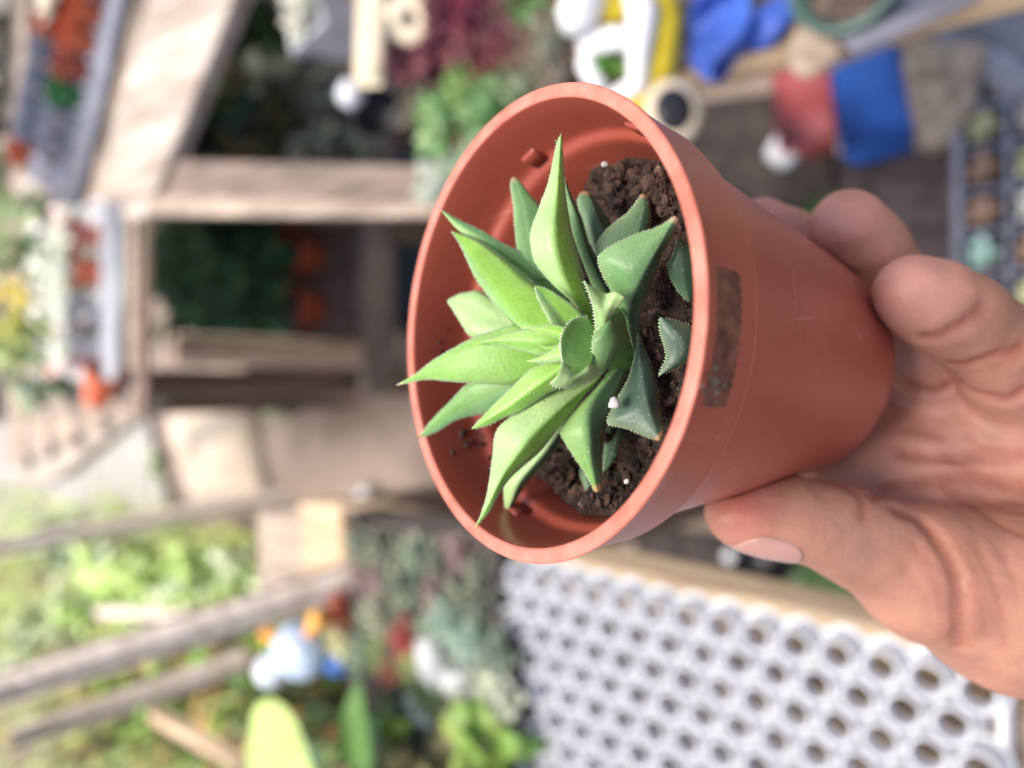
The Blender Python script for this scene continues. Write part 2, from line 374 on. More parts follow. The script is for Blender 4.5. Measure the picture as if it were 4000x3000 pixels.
# ---- leaves
def leaf_mat():
    M=bpy.data.materials.new('leaf_flesh'); M.use_nodes=True; n=M.node_tree; L=n.links; b=n.nodes['Principled BSDF']
    b.inputs['Roughness'].default_value=.42; b.inputs['Specular IOR Level'].default_value=.35
    b.inputs['Subsurface Weight'].default_value=.25; b.inputs['Subsurface Radius'].default_value=(.0014,.0020,.0006); b.inputs['Subsurface Scale'].default_value=1
    tc=n.nodes.new('ShaderNodeTexCoord'); vc=n.nodes.new('ShaderNodeVertexColor'); vc.layer_name='Col'
    n1=n.nodes.new('ShaderNodeTexNoise'); n1.inputs['Scale'].default_value=160; n1.inputs['Detail'].default_value=5; L.new(tc.outputs['Object'],n1.inputs['Vector'])
    n0=n.nodes.new('ShaderNodeTexNoise'); n0.inputs['Scale'].default_value=1500; n0.inputs['Detail'].default_value=2; L.new(tc.outputs['Object'],n0.inputs['Vector'])
    ma=n.nodes.new('ShaderNodeMapRange'); ma.inputs[1].default_value=.3; ma.inputs[2].default_value=.7; ma.inputs[3].default_value=.88; ma.inputs[4].default_value=1.12
    L.new(n1.outputs['Fac'],ma.inputs[0])
    mb=n.nodes.new('ShaderNodeMapRange'); mb.inputs[1].default_value=.3; mb.inputs[2].default_value=.7; mb.inputs[3].default_value=.92; mb.inputs[4].default_value=1.09
    L.new(n0.outputs['Fac'],mb.inputs[0])
    mm=n.nodes.new('ShaderNodeMath'); mm.operation='MULTIPLY'; L.new(ma.outputs[0],mm.inputs[0]); L.new(mb.outputs[0],mm.inputs[1])
    mv=n.nodes.new('ShaderNodeVectorMath'); mv.operation='SCALE'; L.new(vc.outputs[0],mv.inputs[0]); L.new(mm.outputs[0],mv.inputs['Scale'])
    v=n.nodes.new('ShaderNodeTexVoronoi'); v.inputs['Scale'].default_value=620; v.inputs['Randomness'].default_value=.8; L.new(tc.outputs['Object'],v.inputs['Vector'])
    r=n.nodes.new('ShaderNodeValToRGB'); r.color_ramp.elements[0].position=.0; r.color_ramp.elements[0].color=(1,1,1,1); r.color_ramp.elements[1].position=.22; r.color_ramp.elements[1].color=(0,0,0,1)
    L.new(v.outputs['Distance'],r.inputs[0])
    n2=n.nodes.new('ShaderNodeTexNoise'); n2.inputs['Scale'].default_value=240; L.new(tc.outputs['Object'],n2.inputs['Vector'])
    r2=n.nodes.new('ShaderNodeValToRGB'); r2.color_ramp.elements[0].position=.55; r2.color_ramp.elements[1].position=.65; L.new(n2.outputs['Fac'],r2.inputs[0])
    mu=n.nodes.new('ShaderNodeMath'); mu.operation='MULTIPLY'; L.new(r.outputs[0],mu.inputs[0]); L.new(r2.outputs[0],mu.inputs[1])
    k=n.nodes.new('ShaderNodeMath'); k.operation='MULTIPLY'; k.inputs[1].default_value=.6; L.new(mu.outputs[0],k.inputs[0])
    mx=n.nodes.new('ShaderNodeMix'); mx.data_type='RGBA'; mx.inputs[7].default_value=(.62,.80,.50,1)
    L.new(k.outputs[0],mx.inputs[0]); L.new(mv.outputs[0],mx.inputs[6]); L.new(mx.outputs[2],b.inputs['Base Color'])
    ad=n.nodes.new('ShaderNodeMath'); ad.operation='MULTIPLY_ADD'; ad.inputs[1].default_value=.25; L.new(n0.outputs['Fac'],ad.inputs[0]); L.new(mu.outputs[0],ad.inputs[2])
    bp=n.nodes.new('ShaderNodeBump'); bp.inputs['Distance'].default_value=.00032; bp.inputs['Strength'].default_value=.8; L.new(ad.outputs[0],bp.inputs['Height']); L.new(bp.outputs[0],b.inputs['Normal'])
    return M
M_leaf=leaf_mat(); M_tooth=mat('leaf_teeth',(.55,.64,.45),.5,.08,300,sss=.2,sssr=.001)
rosette=MB(); 
# short stem that carries the rosette
st=[cmm(pxmm(2500,1370,147)),cmm(pxmm(2420,1365,141)),cmm(pxmm(2330,1360,138)),cmm(pxmm(2250,1365,135))]
rosette.tube(st,[.0045,.0042,.0035,.002],14,col=(.10,.22,.06))
ros=rosette.build('rosette',M_leaf,root,world=True)
CR={'a':(1500,400,1.58),'b':(1500,1250,1.58),'d':(1900,1050,2.5918),'e':(1850,1650,2.4578)}
def cv(c,pts): o=CR[c]; return np.array([(o[0]+x/o[2],o[1]+y/o[2]) for x,y in pts],float)
def resamp(P,n,pw_=1.0):
    # Catmull-Rom through the points, then even arc length
    P=np.asarray(P,float); Q=np.concatenate([[2*P[0]-P[1]],P,[2*P[-1]-P[-2]]]); out=[]
    for i in range(1,len(Q)-2):
        for t in np.linspace(0,1,14,endpoint=False):
            a,b_,c,d=Q[i-1],Q[i],Q[i+1],Q[i+2]
            out.append(.5*((2*b_)+(-a+c)*t+(2*a-5*b_+4*c-d)*t*t+(-a+3*b_-3*c+d)*t**3))
    out.append(P[-1]); out=np.array(out); s=np.concatenate([[0],np.cumsum(np.linalg.norm(np.diff(out,axis=0),axis=1))]); s/=s[-1]
    u=np.linspace(0,1,n)**pw_
    return np.stack([np.interp(u,s,out[:,k]) for k in range(out.shape[1])],1)
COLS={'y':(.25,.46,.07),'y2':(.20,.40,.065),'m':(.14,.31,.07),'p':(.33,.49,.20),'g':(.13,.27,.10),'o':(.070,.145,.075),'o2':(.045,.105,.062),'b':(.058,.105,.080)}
def leaf(c,A,R,B,dt,db,hR=2.2,key='y',keyB=None,teeth='AB',bow=0,tip=None,th=2.4,n=34,hA=0,hB=0,scar=None,tl=.27,ridge=True,tipw=.03,pale=.35):
    """A, ridge, B run tip -> base in crop pixels; depths in camera mm. Triangular, keeled section with real thickness."""
    hR*=1.35; a,r,b_=[resamp(cv(c,q),n) for q in(A,R,B)]
    u=np.linspace(0,1,n); D=dt+(db-dt)*u-bow*np.sin(math.pi*u)
    wpx=np.linalg.norm(a-b_,axis=1); wmm=wpx*D/F; prof_=np.clip(wmm/ max(wmm.max(),1e-6),0,1)
    g=4; V=[];C=[]
    cA=np.array(COLS[key]); cB=np.array(COLS[keyB or key]); 
    def dep(k,i): return D[i]
    rows=[]
    for i in range(n):
        row=[];cc=[]
        hr=hR*prof_[i]; ha=hA*prof_[i]; hb=hB*prof_[i]; tk=th*(.12+.88*prof_[i])
        for k in range(g): 
            s=k/g; q=a[i]*(1-s)+r[i]*s; z=D[i]+ha*(1-s)-hr*s - .18*math.sin(math.pi*s)*wmm[i]*.25
            row.append(pxmm(q[0],q[1],z)); e=(1-s)**5; cc.append(cA*(1-e*pale)+np.array([.55,.70,.36])*e*pale)
        row.append(pxmm(r[i][0],r[i][1],D[i]-hr)); cc.append((cA*.5+cB*.5)*(1.25 if ridge else 1)+(.03 if ridge else 0))
        for k in range(1,g+1):
            s=k/g; q=r[i]*(1-s)+b_[i]*s; z=D[i]-hr*(1-s)+hb*s-.18*math.sin(math.pi*s)*wmm[i]*.25
            row.append(pxmm(q[0],q[1],z)); e=s**5; cc.append(cB*(1-e*pale)+np.array([.55,.70,.36])*e*pale)
        # back
        for k in range(g,-1,-1):
            s=(k+.0)/g; s=.06+.88*s; q=a[i]*(1-s)+b_[i]*s; z=D[i]+ha*(1-s)+hb*s+tk*(.25+.75*math.sin(math.pi*s))
            row.append(pxmm(q[0],q[1],z)); cc.append(cA*.9)
        _w=.5+.5*math.sin(u[i]*5.1+A[0][0]*.7); cc=[x*(1-.30*_w*k_)+np.array([.50,.66,.32])*.30*_w*k_ for x,k_ in zip(cc,[math.sin(math.pi*min(1,(q_+.5)/(g+1)))*(1 if key in('p','y','y2','m') else .35) for q_ in range(g+1)]+[0]*(len(cc)-g-1))]
        if tip and u[i]<.045:
            tc_=np.array(tip); f_=1-(u[i]/.045)**2; cc=[x*(1-f_)+tc_*f_ for x in cc]
        V+=row; C+=cc
    K=len(row); Fs=[(i*K+j,i*K+(j+1)%K,(i+1)*K+(j+1)%K,(i+1)*K+j) for i in range(n-1) for j in range(K)]
    Fs+=[tuple(range(K))[::-1],tuple((n-1)*K+j for j in range(K))]
    m=MB(); m.add(cmm(np.array(V)),Fs,0,np.array(C))
    q=np.random.default_rng(int(abs(A[0][0]*7+A[0][1])))
    for side,P,off in(('A',a,hA),('B',b_,hB)):
        if side not in teeth: continue
        s=np.concatenate([[0],np.cumsum(np.linalg.norm(np.diff(P,axis=0),axis=1)*D[:-1]/F)]); L_=s[-1]
        x=.6
        while x<L_*.96:
            uu=np.interp(x,s,u); i=min(n-2,int(uu*(n-1))); f_=uu*(n-1)-i
            p=P[i]*(1-f_)+P[i+1]*f_; r_=r[i]*(1-f_)+r[i+1]*f_; d_=D[i]*(1-f_)+D[i+1]*f_+off*prof_[i]
            o=p-r_; ol=np.linalg.norm(o); 
            if ol>6:
                o/=ol; t_=P[i+1]-P[i]; t_/=np.linalg.norm(t_)+1e-9; on=o-t_*(o@t_); on/=np.linalg.norm(on)+1e-9
                h=tl*q.uniform(.6,1.25); bs=.17*q.uniform(.8,1.2)
                base=pxmm(p[0],p[1],d_+.06); T=np.array([*t_,0]);O=np.array([*on,0]);Z=np.array([0,0,1.])
                base=base-O*.12
                tipv=base+O*(h+.12)-T*h*.35+Z*q.normal(0,.08)
                m.add(cmm(np.array([base+T*bs,base-T*bs,base+Z*bs-O*.02,base-Z*bs,tipv])),[(0,2,4),(2,1,4),(1,3,4),(3,0,4)],1)
            x+=q.uniform(.38,.62)
    if ridge:   # pale tubercles along the ridge and faces
        for k in range(int(wmm.max()*2.2)):
            i=int(q.uniform(.12,.9)*(n-1)); side=a if q.random()<.4 else b_; s=abs(q.normal(0,.25)); s=min(s,.85)
            p=r[i]*(1-s)+side[i]*s; d_=D[i]-hR*prof_[i]*(1-s)-.02
            m.blob(cmm(pxmm(p[0],p[1],d_)),np.array([1,1,1])*0.00010*q.uniform(.7,1.3),6,4,0,mi=1)
    return m
def put(m): return m.build('leaf',[M_leaf,M_tooth],ros,world=True)
BR=(.38,.20,.09)
# --- upper group
put(leaf('a',[(1055,228),(1080,330),(1100,480),(1125,600),(1160,800),(1250,1050),(1330,1250)],[(1062,232),(1110,440),(1135,560),(1190,700),(1240,880),(1310,1050),(1390,1200)],[(1068,240),(1118,460),(1160,580),(1215,700),(1270,880),(1330,1040),(1410,1185)],137,142,1.0,'g','o',teeth='B'))
put(leaf('a',[(1092,188),(1062,270),(1035,400),(1012,500),(960,640),(905,800),(912,920),(945,1010),(1050,1130),(1150,1220),(1270,1370)],[(1090,195),(1084,300),(1072,450),(1060,600),(1042,780),(1058,950),(1115,1120),(1190,1240),(1290,1375)],[(1096,195),(1104,300),(1112,450),(1128,620),(1172,850),(1222,1030),(1255,1160),(1290,1270),(1310,1380)],133,137,2.6,'p','y',bow=1.5,pale=.5))
put(leaf('a',[(352,668),(470,800),(640,900),(800,1020),(940,1130),(1050,1220),(1180,1310)],[(356,668),(520,790),(680,880),(830,980),(960,1080),(1090,1180),(1210,1290)],[(360,664),(440,712),(620,800),(720,862),(820,912),(930,985),(1060,1110),(1230,1270)],149,142,.5,'m','g',teeth='B'))
put(leaf('a',[(412,788),(470,880),(520,990),(570,1095),(640,1190),(710,1280),(800,1370),(900,1400)],[(420,795),(500,900),(600,1060),(700,1210),(780,1310),(860,1400),(940,1430),(1040,1440)],[(424,796),(590,860),(740,960),(900,1095),(1010,1165),(1120,1235),(1200,1290),(1260,1340)],147,135,1.6,'m','y',bow=1.0,hA=1.0,hB=-.4))
put(leaf('a',[(388,1228),(430,1290),(480,1370),(540,1445),(680,1440),(860,1420)],[(392,1228),(480,1230),(590,1290),(680,1340),(780,1370),(900,1400)],[(390,1222),(450,1188),(520,1170),(590,1165),(700,1230),(920,1380)],151,143,.6,'p','p',ridge=False,pale=.2))
put(leaf('a',[(790,462),(782,520),(798,620),(806,740),(818,880),(850,1000),(920,1100)],[(798,462),(830,540),(860,640),(880,750),(910,880),(950,1000),(1000,1100)],[(815,462),(862,515),(905,575),(965,640),(1000,760),(1030,900),(1080,1060)],150,144,.7,'g','g',tip=(.45,.30,.2),pale=.25))
put(leaf('a',[(1225,548),(1198,590),(1206,680),(1235,790),(1290,900),(1360,1020),(1440,1130)],[(1245,550),(1275,610),(1300,680),(1335,770),(1390,870),(1440,960),(1490,1060)],[(1268,548),(1300,590),(1345,655),(1400,740),(1450,830),(1500,920),(1540,1020)],145,143,1.0,'o','o2',tip=BR,pale=.2))
put(leaf('a',[(1590,562),(1545,630),(1490,690),(1400,760),(1345,820),(1308,910),(1350,1010),(1440,1120)],[(1600,565),(1600,640),(1588,700),(1565,780),(1540,880),(1510,980),(1500,1100)],[(1618,570),(1640,640),(1645,730),(1630,830),(1620,930),(1590,1020),(1560,1120)],137,140,1.2,'o','o2',tip=BR,pale=.3))
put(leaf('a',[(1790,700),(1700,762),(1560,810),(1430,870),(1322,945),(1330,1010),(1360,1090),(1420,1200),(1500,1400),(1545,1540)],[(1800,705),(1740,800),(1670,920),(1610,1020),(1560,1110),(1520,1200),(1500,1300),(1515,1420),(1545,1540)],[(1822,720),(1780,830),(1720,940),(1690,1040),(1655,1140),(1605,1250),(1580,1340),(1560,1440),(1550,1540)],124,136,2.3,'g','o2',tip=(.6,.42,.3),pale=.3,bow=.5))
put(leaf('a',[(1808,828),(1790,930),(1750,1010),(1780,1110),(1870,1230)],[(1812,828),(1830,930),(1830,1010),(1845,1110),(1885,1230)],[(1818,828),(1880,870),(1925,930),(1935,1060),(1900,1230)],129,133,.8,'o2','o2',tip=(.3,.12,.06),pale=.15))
# --- right, low
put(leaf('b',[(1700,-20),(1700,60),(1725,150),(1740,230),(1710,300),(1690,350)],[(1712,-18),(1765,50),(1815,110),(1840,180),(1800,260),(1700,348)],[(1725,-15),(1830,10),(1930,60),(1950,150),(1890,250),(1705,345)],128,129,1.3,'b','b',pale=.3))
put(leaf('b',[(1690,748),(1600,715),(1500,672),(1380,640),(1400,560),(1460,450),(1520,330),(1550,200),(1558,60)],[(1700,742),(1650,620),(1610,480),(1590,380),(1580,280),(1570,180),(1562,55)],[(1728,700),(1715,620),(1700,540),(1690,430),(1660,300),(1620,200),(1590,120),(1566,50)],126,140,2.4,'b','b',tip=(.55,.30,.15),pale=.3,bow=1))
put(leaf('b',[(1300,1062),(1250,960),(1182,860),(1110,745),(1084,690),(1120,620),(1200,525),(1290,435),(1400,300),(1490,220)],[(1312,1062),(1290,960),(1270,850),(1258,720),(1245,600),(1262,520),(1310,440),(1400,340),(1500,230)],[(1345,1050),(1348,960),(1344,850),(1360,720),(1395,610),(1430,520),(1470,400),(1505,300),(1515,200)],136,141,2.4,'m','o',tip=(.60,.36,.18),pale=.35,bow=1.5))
put(leaf('b',[(1345,960),(1350,860),(1360,740),(1370,650),(1440,520)],[(1352,965),(1400,850),(1430,740),(1450,650),(1500,540)],[(1360,960),(1430,860),(1490,760),(1515,680),(1540,560)],144,146,.5,'o2','o2',teeth='',pale=.1))
put(leaf('b',[(1255,1085),(1225,1010),(1205,950),(1215,880)],[(1275,1078),(1262,1010),(1250,950),(1270,850)],[(1300,1062),(1300,1000),(1310,940),(1330,850)],146,149,.6,'o','o',tip=(.5,.35,.22),teeth='',pale=.1,th=1.5))
# --- lower left
put(leaf('b',[(748,1218),(742,1120),(745,1010),(800,940),(900,840),(1000,700),(1080,620)],[(750,1218),(790,1110),(830,1010),(900,920),(990,820),(1060,720),(1120,620)],[(756,1215),(822,1100),(880,1010),(960,920),(1040,830),(1100,740),(1200,620)],153,146,1.2,'p','o',tip=(.4,.25,.1),pale=.25))
put(leaf('b',[(202,735),(240,688),(300,612),(370,540),(440,470),(510,400),(640,350),(850,330)],[(206,732),(290,675),(370,620),(450,570),(560,520),(640,480),(760,420),(900,370)],[(208,732),(320,692),(430,625),(540,592),(640,575),(720,540),(800,480),(920,400)],157,143,.5,'m','g',ridge=False,tip=(.3,.12,.05),pale=.25))
put(leaf('b',[(75,400),(190,335),(300,250),(420,178),(550,110),(680,62),(800,28),(920,40),(1040,90)],[(80,400),(240,330),(400,270),(540,230),(680,200),(800,180),(940,180),(1060,180)],[(80,404),(260,368),(400,380),(550,390),(700,402),(800,400),(900,370),(1060,290)],148,136,.7,'y2','y2',bow=3,ridge=False,pale=.45,tip=(.6,.5,.3)))
put(leaf('b',[(538,676),(590,615),(690,510),(800,405),(900,308),(1000,255),(1090,190),(1150,150)],[(545,672),(640,610),(750,545),(850,470),(950,395),(1040,330),(1110,280),(1200,230)],[(548,674),(640,652),(750,600),(850,560),(960,482),(1050,432),(1110,405),(1230,330)],139,133,1.8,'y','y2',bow=1.0,pale=.45))
put(leaf('b',[(555,1288),(605,1180),(640,1050),(668,860),(688,700),(745,625),(850,550),(950,480),(1080,415),(1200,380),(1330,340)],[(560,1284),(640,1140),(740,940),(850,780),(930,680),(1040,580),(1150,490),(1250,420),(1340,345)],[(562,1284),(650,1185),(705,1085),(770,985),(855,905),(960,815),(1050,705),(1130,600),(1230,470),(1345,350)],142,138,3.0,'p','y2',bow=3.5,pale=.45))
# --- centre
put(leaf('b',[(555,148),(640,118),(740,90),(830,68),(930,48),(1040,28),(1110,60)],[(558,148),(680,128),(800,118),(900,118),(1000,120),(1060,125),(1120,130)],[(558,150),(690,150),(820,182),(900,200),(970,218),(1040,215),(1130,190)],137,131,.9,'y','y2',bow=1,ridge=False,pale=.55))
put(leaf('b',[(890,46),(960,36),(1040,28),(1110,40)],[(894,50),(980,60),(1060,75),(1120,90)],[(892,52),(980,85),(1060,110),(1120,125)],131,129,.5,'y','y',ridge=False,th=1.2,pale=.55))
put(leaf('b',[(945,150),(1000,160),(1060,152),(1110,140)],[(948,152),(1010,172),(1070,170),(1120,165)],[(948,154),(1010,184),(1070,190),(1120,190)],130,128.5,.4,'y','y',ridge=False,th=.8,tl=.25))
put(leaf('b',[(878,252),(960,225),(1030,190),(1100,150)],[(882,254),(970,245),(1050,225),(1120,200)],[(880,258),(970,264),(1060,264),(1130,250)],131,128,.6,'y','p',ridge=False,th=1.2,tl=.3))
put(leaf('a',[(928,1130),(945,1200),(990,1290),(1030,1370),(1085,1445),(1130,1500)],[(934,1134),(985,1190),(1040,1260),(1090,1330),(1130,1400),(1170,1470)],[(936,1132),(1010,1150),(1100,1205),(1180,1262),(1230,1320),(1270,1420)],130,132,-.8,'p','y2',ridge=False,pale=.45))
# curled young leaves: patches of several lines
def patch(m,c,lines,deps,key,th=1.3,n=26,sub=4,teeth=None,pale=(0,0)):
    Ls=[resamp(cv(c,q),n) for q in lines]; K=len(Ls); W=(K-1)*sub+1; V=[];C=[]
    col=np.array(COLS[key]) if isinstance(key,str) else None
    for i in range(n):
        for j in range(W):
            k=min(K-2,j//sub); s=j/sub-k
            def G(k_): k_=max(0,min(K-1,k_)); return np.array([*Ls[k_][i],deps[k_] if not hasattr(deps[k_],'__len__') else np.interp(i/(n-1),np.linspace(0,1,len(deps[k_])),deps[k_])])
            a,b_,c_,d=G(k-1),G(k),G(k+1),G(k+2)
            p=.5*((2*b_)+(-a+c_)*s+(2*a-5*b_+4*c_-d)*s*s+(-a+3*b_-3*c_+d)*s**3)
            V.append(pxmm(*p)); e=max(pale[0]*(1-j/(W-1))**6,pale[1]*(j/(W-1))**6); C.append(col*(1-e)+np.array([.55,.70,.36])*e)
    B=[v+np.array([0,0,th*(.35+.65*math.sin(math.pi*((q%W)/(W-1))))]) for q,v in enumerate(V)]
    o=len(V); Fs=[]
    for i in range(n-1):
        for j in range(W-1):
            a=i*W+j; Fs.append((a,a+1,a+W+1,a+W)); Fs.append((o+a,o+a+W,o+a+W+1,o+a+1))
        a=i*W; Fs.append((a,a+W,o+a+W,o+a)); a=i*W+W-1; Fs.append((a,o+a,o+a+W,a+W))
    for j in range(W-1):
        a=j; Fs.append((a,o+a,o+a+1,a+1)); a=(n-1)*W+j; Fs.append((a,a+1,o+a+1,o+a))
    m.add(cmm(np.array(V+B)),Fs,0,np.array(C+C))
    if teeth is not None:
        P=Ls[teeth]; R_=Ls[1] if teeth==0 else Ls[-2]; d_=deps[teeth]; q=np.random.default_rng(9)
        if hasattr(d_,'__len__'): d_=np.interp(np.linspace(0,1,n),np.linspace(0,1,len(d_)),d_)
        else: d_=np.full(n,d_)
        s=np.concatenate([[0],np.cumsum(np.linalg.norm(np.diff(P,axis=0),axis=1)*d_[:-1]/F)]); x=.3
        while x<s[-1]*.97:
            uu=np.interp(x,s,np.arange(n)); i=min(n-2,int(uu)); f_=uu-i; p=P[i]*(1-f_)+P[i+1]*f_; o_=p-R_[i]; t_=P[i+1]-P[i]; t_/=np.linalg.norm(t_)+1e-9
            o_=o_-t_*(o_@t_); o_/=np.linalg.norm(o_)+1e-9; h=.42*q.uniform(.6,1.2); bs=.17
            base=pxmm(p[0],p[1],d_[i]+.1);T=np.array([*t_,0]);O=np.array([*o_,0]);Z=np.array([0,0,1.]);base=base-O*.12
            m.add(cmm(np.array([base+T*bs,base-T*bs,base+Z*bs,base-Z*bs,base+O*(h+.12)-T*h*.2])),[(0,2,4),(2,1,4),(1,3,4),(3,0,4)],1)
            x+=q.uniform(.38,.6)
m=MB()
patch(m,'d',[[(1030,482),(900,498),(808,580),(752,700),(752,850),(770,950),(790,1000)],[(1050,510),(930,535),(850,610),(815,720),(820,850),(845,950),(880,1010)],[(1080,560),(1010,610),(965,700),(950,800),(950,900),(945,970),(935,1055)],[(1100,590),(1110,700),(1110,800),(1095,890),(1075,940),(1060,960),(1040,985)]],[[127,126,125,124.5,124.5,125,125.5],[127.4,126.6,125.9,125.5,125.5,125.7,125.9],[128,127.4,126.9,126.6,126.4,126.2,126.2],[128.5,128.2,127.8,127.5,127.2,126.9,126.5]],'m',teeth=0,pale=(.6,.0))
patch(m,'d',[[(770,950),(840,1000),(935,1052),(1050,965),(1120,1000)],[(720,1075),(790,1100),(880,1120),(1000,1060),(1150,1050)],[(648,1150),(700,1196),(790,1206),(900,1186),(1175,1075)]],[[125.2,125.6,126.2,126.6,128],[124,124.2,125,126,129],[124.5,125.5,127,129,131]],'p',th=1.5,pale=(.3,.5),teeth=2)
put(m)
m=MB()
patch(m,'d',[[(988,118),(1030,230),(1070,350),(1095,480),(1105,600),(1085,665)],[(1080,185),(1110,270),(1130,380),(1140,490),(1135,600),(1100,662)],[(1200,248),(1200,310),(1190,400),(1180,500),(1160,600),(1115,660)],[(1300,232),(1280,310),(1250,400),(1220,500),(1190,600),(1130,662)],[(1405,285),(1355,365),(1305,425),(1258,500),(1215,600),(1140,665)]],[[124,124.5,125,126,127,128],[125,125,125.2,126,127,128],[126.5,125.6,125.4,126,127,128],[124.5,124.8,125.4,126.2,127,128],[124.5,125.5,126.5,127.2,128,128.5]],'p',teeth=0,pale=(.4,.3))
patch(m,'d',[[(1150,600),(1085,670),(1072,800),(1075,900),(1098,1005),(1135,1058),(1160,1070)],[(1250,480),(1190,650),(1190,780),(1180,900),(1170,980),(1165,1040),(1165,1070)],[(1300,440),(1310,600),(1330,740),(1290,850),(1230,950),(1185,1030),(1170,1070)],[(1345,390),(1405,490),(1425,610),(1455,720),(1400,830),(1285,950),(1180,1070)]],[[128,127,126.5,127,127.5,128,129],[127.4,126.2,125.6,126.2,127,128,129],[129,127.5,127,127.5,128,128.5,129],[131,131,131.5,132,131.5,130,129]],'g',th=1.6,teeth=0,pale=(.35,.15))
put(m)

# ================================================================== HAND (one continuous surface grown from a distance field)
def hp(x,y,d,r): return (*pxmm(x,y,d),r)
CH=[ # chains of (pixel x, pixel y, depth mm, radius mm)
 dict(k=3.0,p=[(2978,893,186,7.4),(3080,960,189,8.2),(3230,1060,193,8.8),(3380,1350,206,10),(3500,1700,206,12)]),          # index
 dict(k=3.0,p=[(3312,890,178,8.9),(3385,990,181,9.2),(3480,1140,184,9.2),(3580,1330,186,9.4),(3660,1440,190,9.5),(3720,1700,198,12.5)]), # middle
 dict(k=2.2,p=[(3566,1143,158.5,7.9),(3650,1188,160,8.6),(3760,1250,162,8.9),(3860,1335,167,9.4),(3920,1420,173,10.0),(3990,1600,187,12)]), # ring
 dict(k=3.0,p=[(4130,1330,166,7.2),(4230,1400,170,7.8),(4330,1500,178,8.4),(4330,1640,188,10)]),                          # little
 dict(k=5.0,p=[(2868,2008,163,6.3),(2960,2012,163,7.6),(3080,2018,163.5,8.5),(3220,2050,165,8.8),(3350,2100,167,10.2),(3620,2235,170,14.8),(3950,2330,174,21),(4500,2300,182,24),(4900,2250,188,26)]), # thumb+thenar
 dict(k=6.0,p=[(3480,1780,200,13),(4000,1950,196,14),(4700,2150,190,22)]),
 dict(k=6.0,p=[(3700,1750,193,13),(4200,1900,190,15),(4800,2100,188,24)]),
 dict(k=6.0,p=[(3930,1700,188,13),(4400,1800,185,16),(4900,2050,186,24)]),
 dict(k=6.0,p=[(4300,1680,186,12),(4600,1750,184,18),(5000,2050,188,24)]),
 dict(k=6.0,p=[(3330,1900,196,11),(3600,1950,190,12),(3900,2050,188,15)]),
 dict(k=6.0,p=[(3215,1890,191,7),(3330,1870,193,10),(3480,1860,195,12)]),
 dict(k=8.0,p=[(4900,2150,188,25),(5600,2200,195,27),(6600,2250,205,33)]),
]
def sdcap(P,a,b):
    pa=P-a[:3]; ba=np.array(b[:3])-np.array(a[:3]); h=np.clip((pa@ba)/(ba@ba),0,1)
    return np.linalg.norm(pa-h[...,None]*ba,axis=-1)-(a[3]+(b[3]-a[3])*h)
def smin(a,b,k):
    h=np.clip(.5+.5*(b-a)/k,0,1); return b*(1-h)+a*h-k*h*(1-h)
SEG=[]
for ch in CH:
    q=[hp(*t) for t in ch['p']]; SEG.append(([(np.array(q[i],float),np.array(q[i+1],float)) for i in range(len(q)-1)],ch['k']))
def sd_raw(P):
    groups=[]
    for segs,k in SEG:
        d=None
        for a,b in segs:
            e=sdcap(P,a,b); d=e if d is None else smin(d,e,3.5)
        groups.append(d)
    # fingers blend only where they root in the palm
    palm=groups[5]
    for i in (6,7,8,9,10,11): palm=smin(palm,groups[i],9)
    d=smin(palm,groups[4],3.6)
    f=groups[0]
    for i in (1,2,3): f=smin(f,groups[i],.9)
    d=smin(d,f,2.6)
    # the pot presses into the skin
    pa=P-PC; h=pa@PA; r=np.linalg.norm(pa-h[...,None]*PA,axis=-1)
    rb=38.9-(h-14)*(38.9-27.25)/(83.6-14)
    dp=np.maximum(r-rb,h-83.6)+.05
    return np.maximum(d,-dp)
def hit(x,y,d0=140,d1=230):
    ds=np.arange(d0,d1,.4); P=np.stack([pxmm(x,y,q) for q in ds]); s=sd_raw(P)
    i=np.argmax(s<0) if (s<0).any() else int(np.argmin(s)); return P[i]
def cz(o,sc,pts): return [(o[0]+a/sc,o[1]+b/sc) for a,b in pts]
Z1=(2600,1500);S1=1.3829; Z2=(3200,1200);S2=2.37
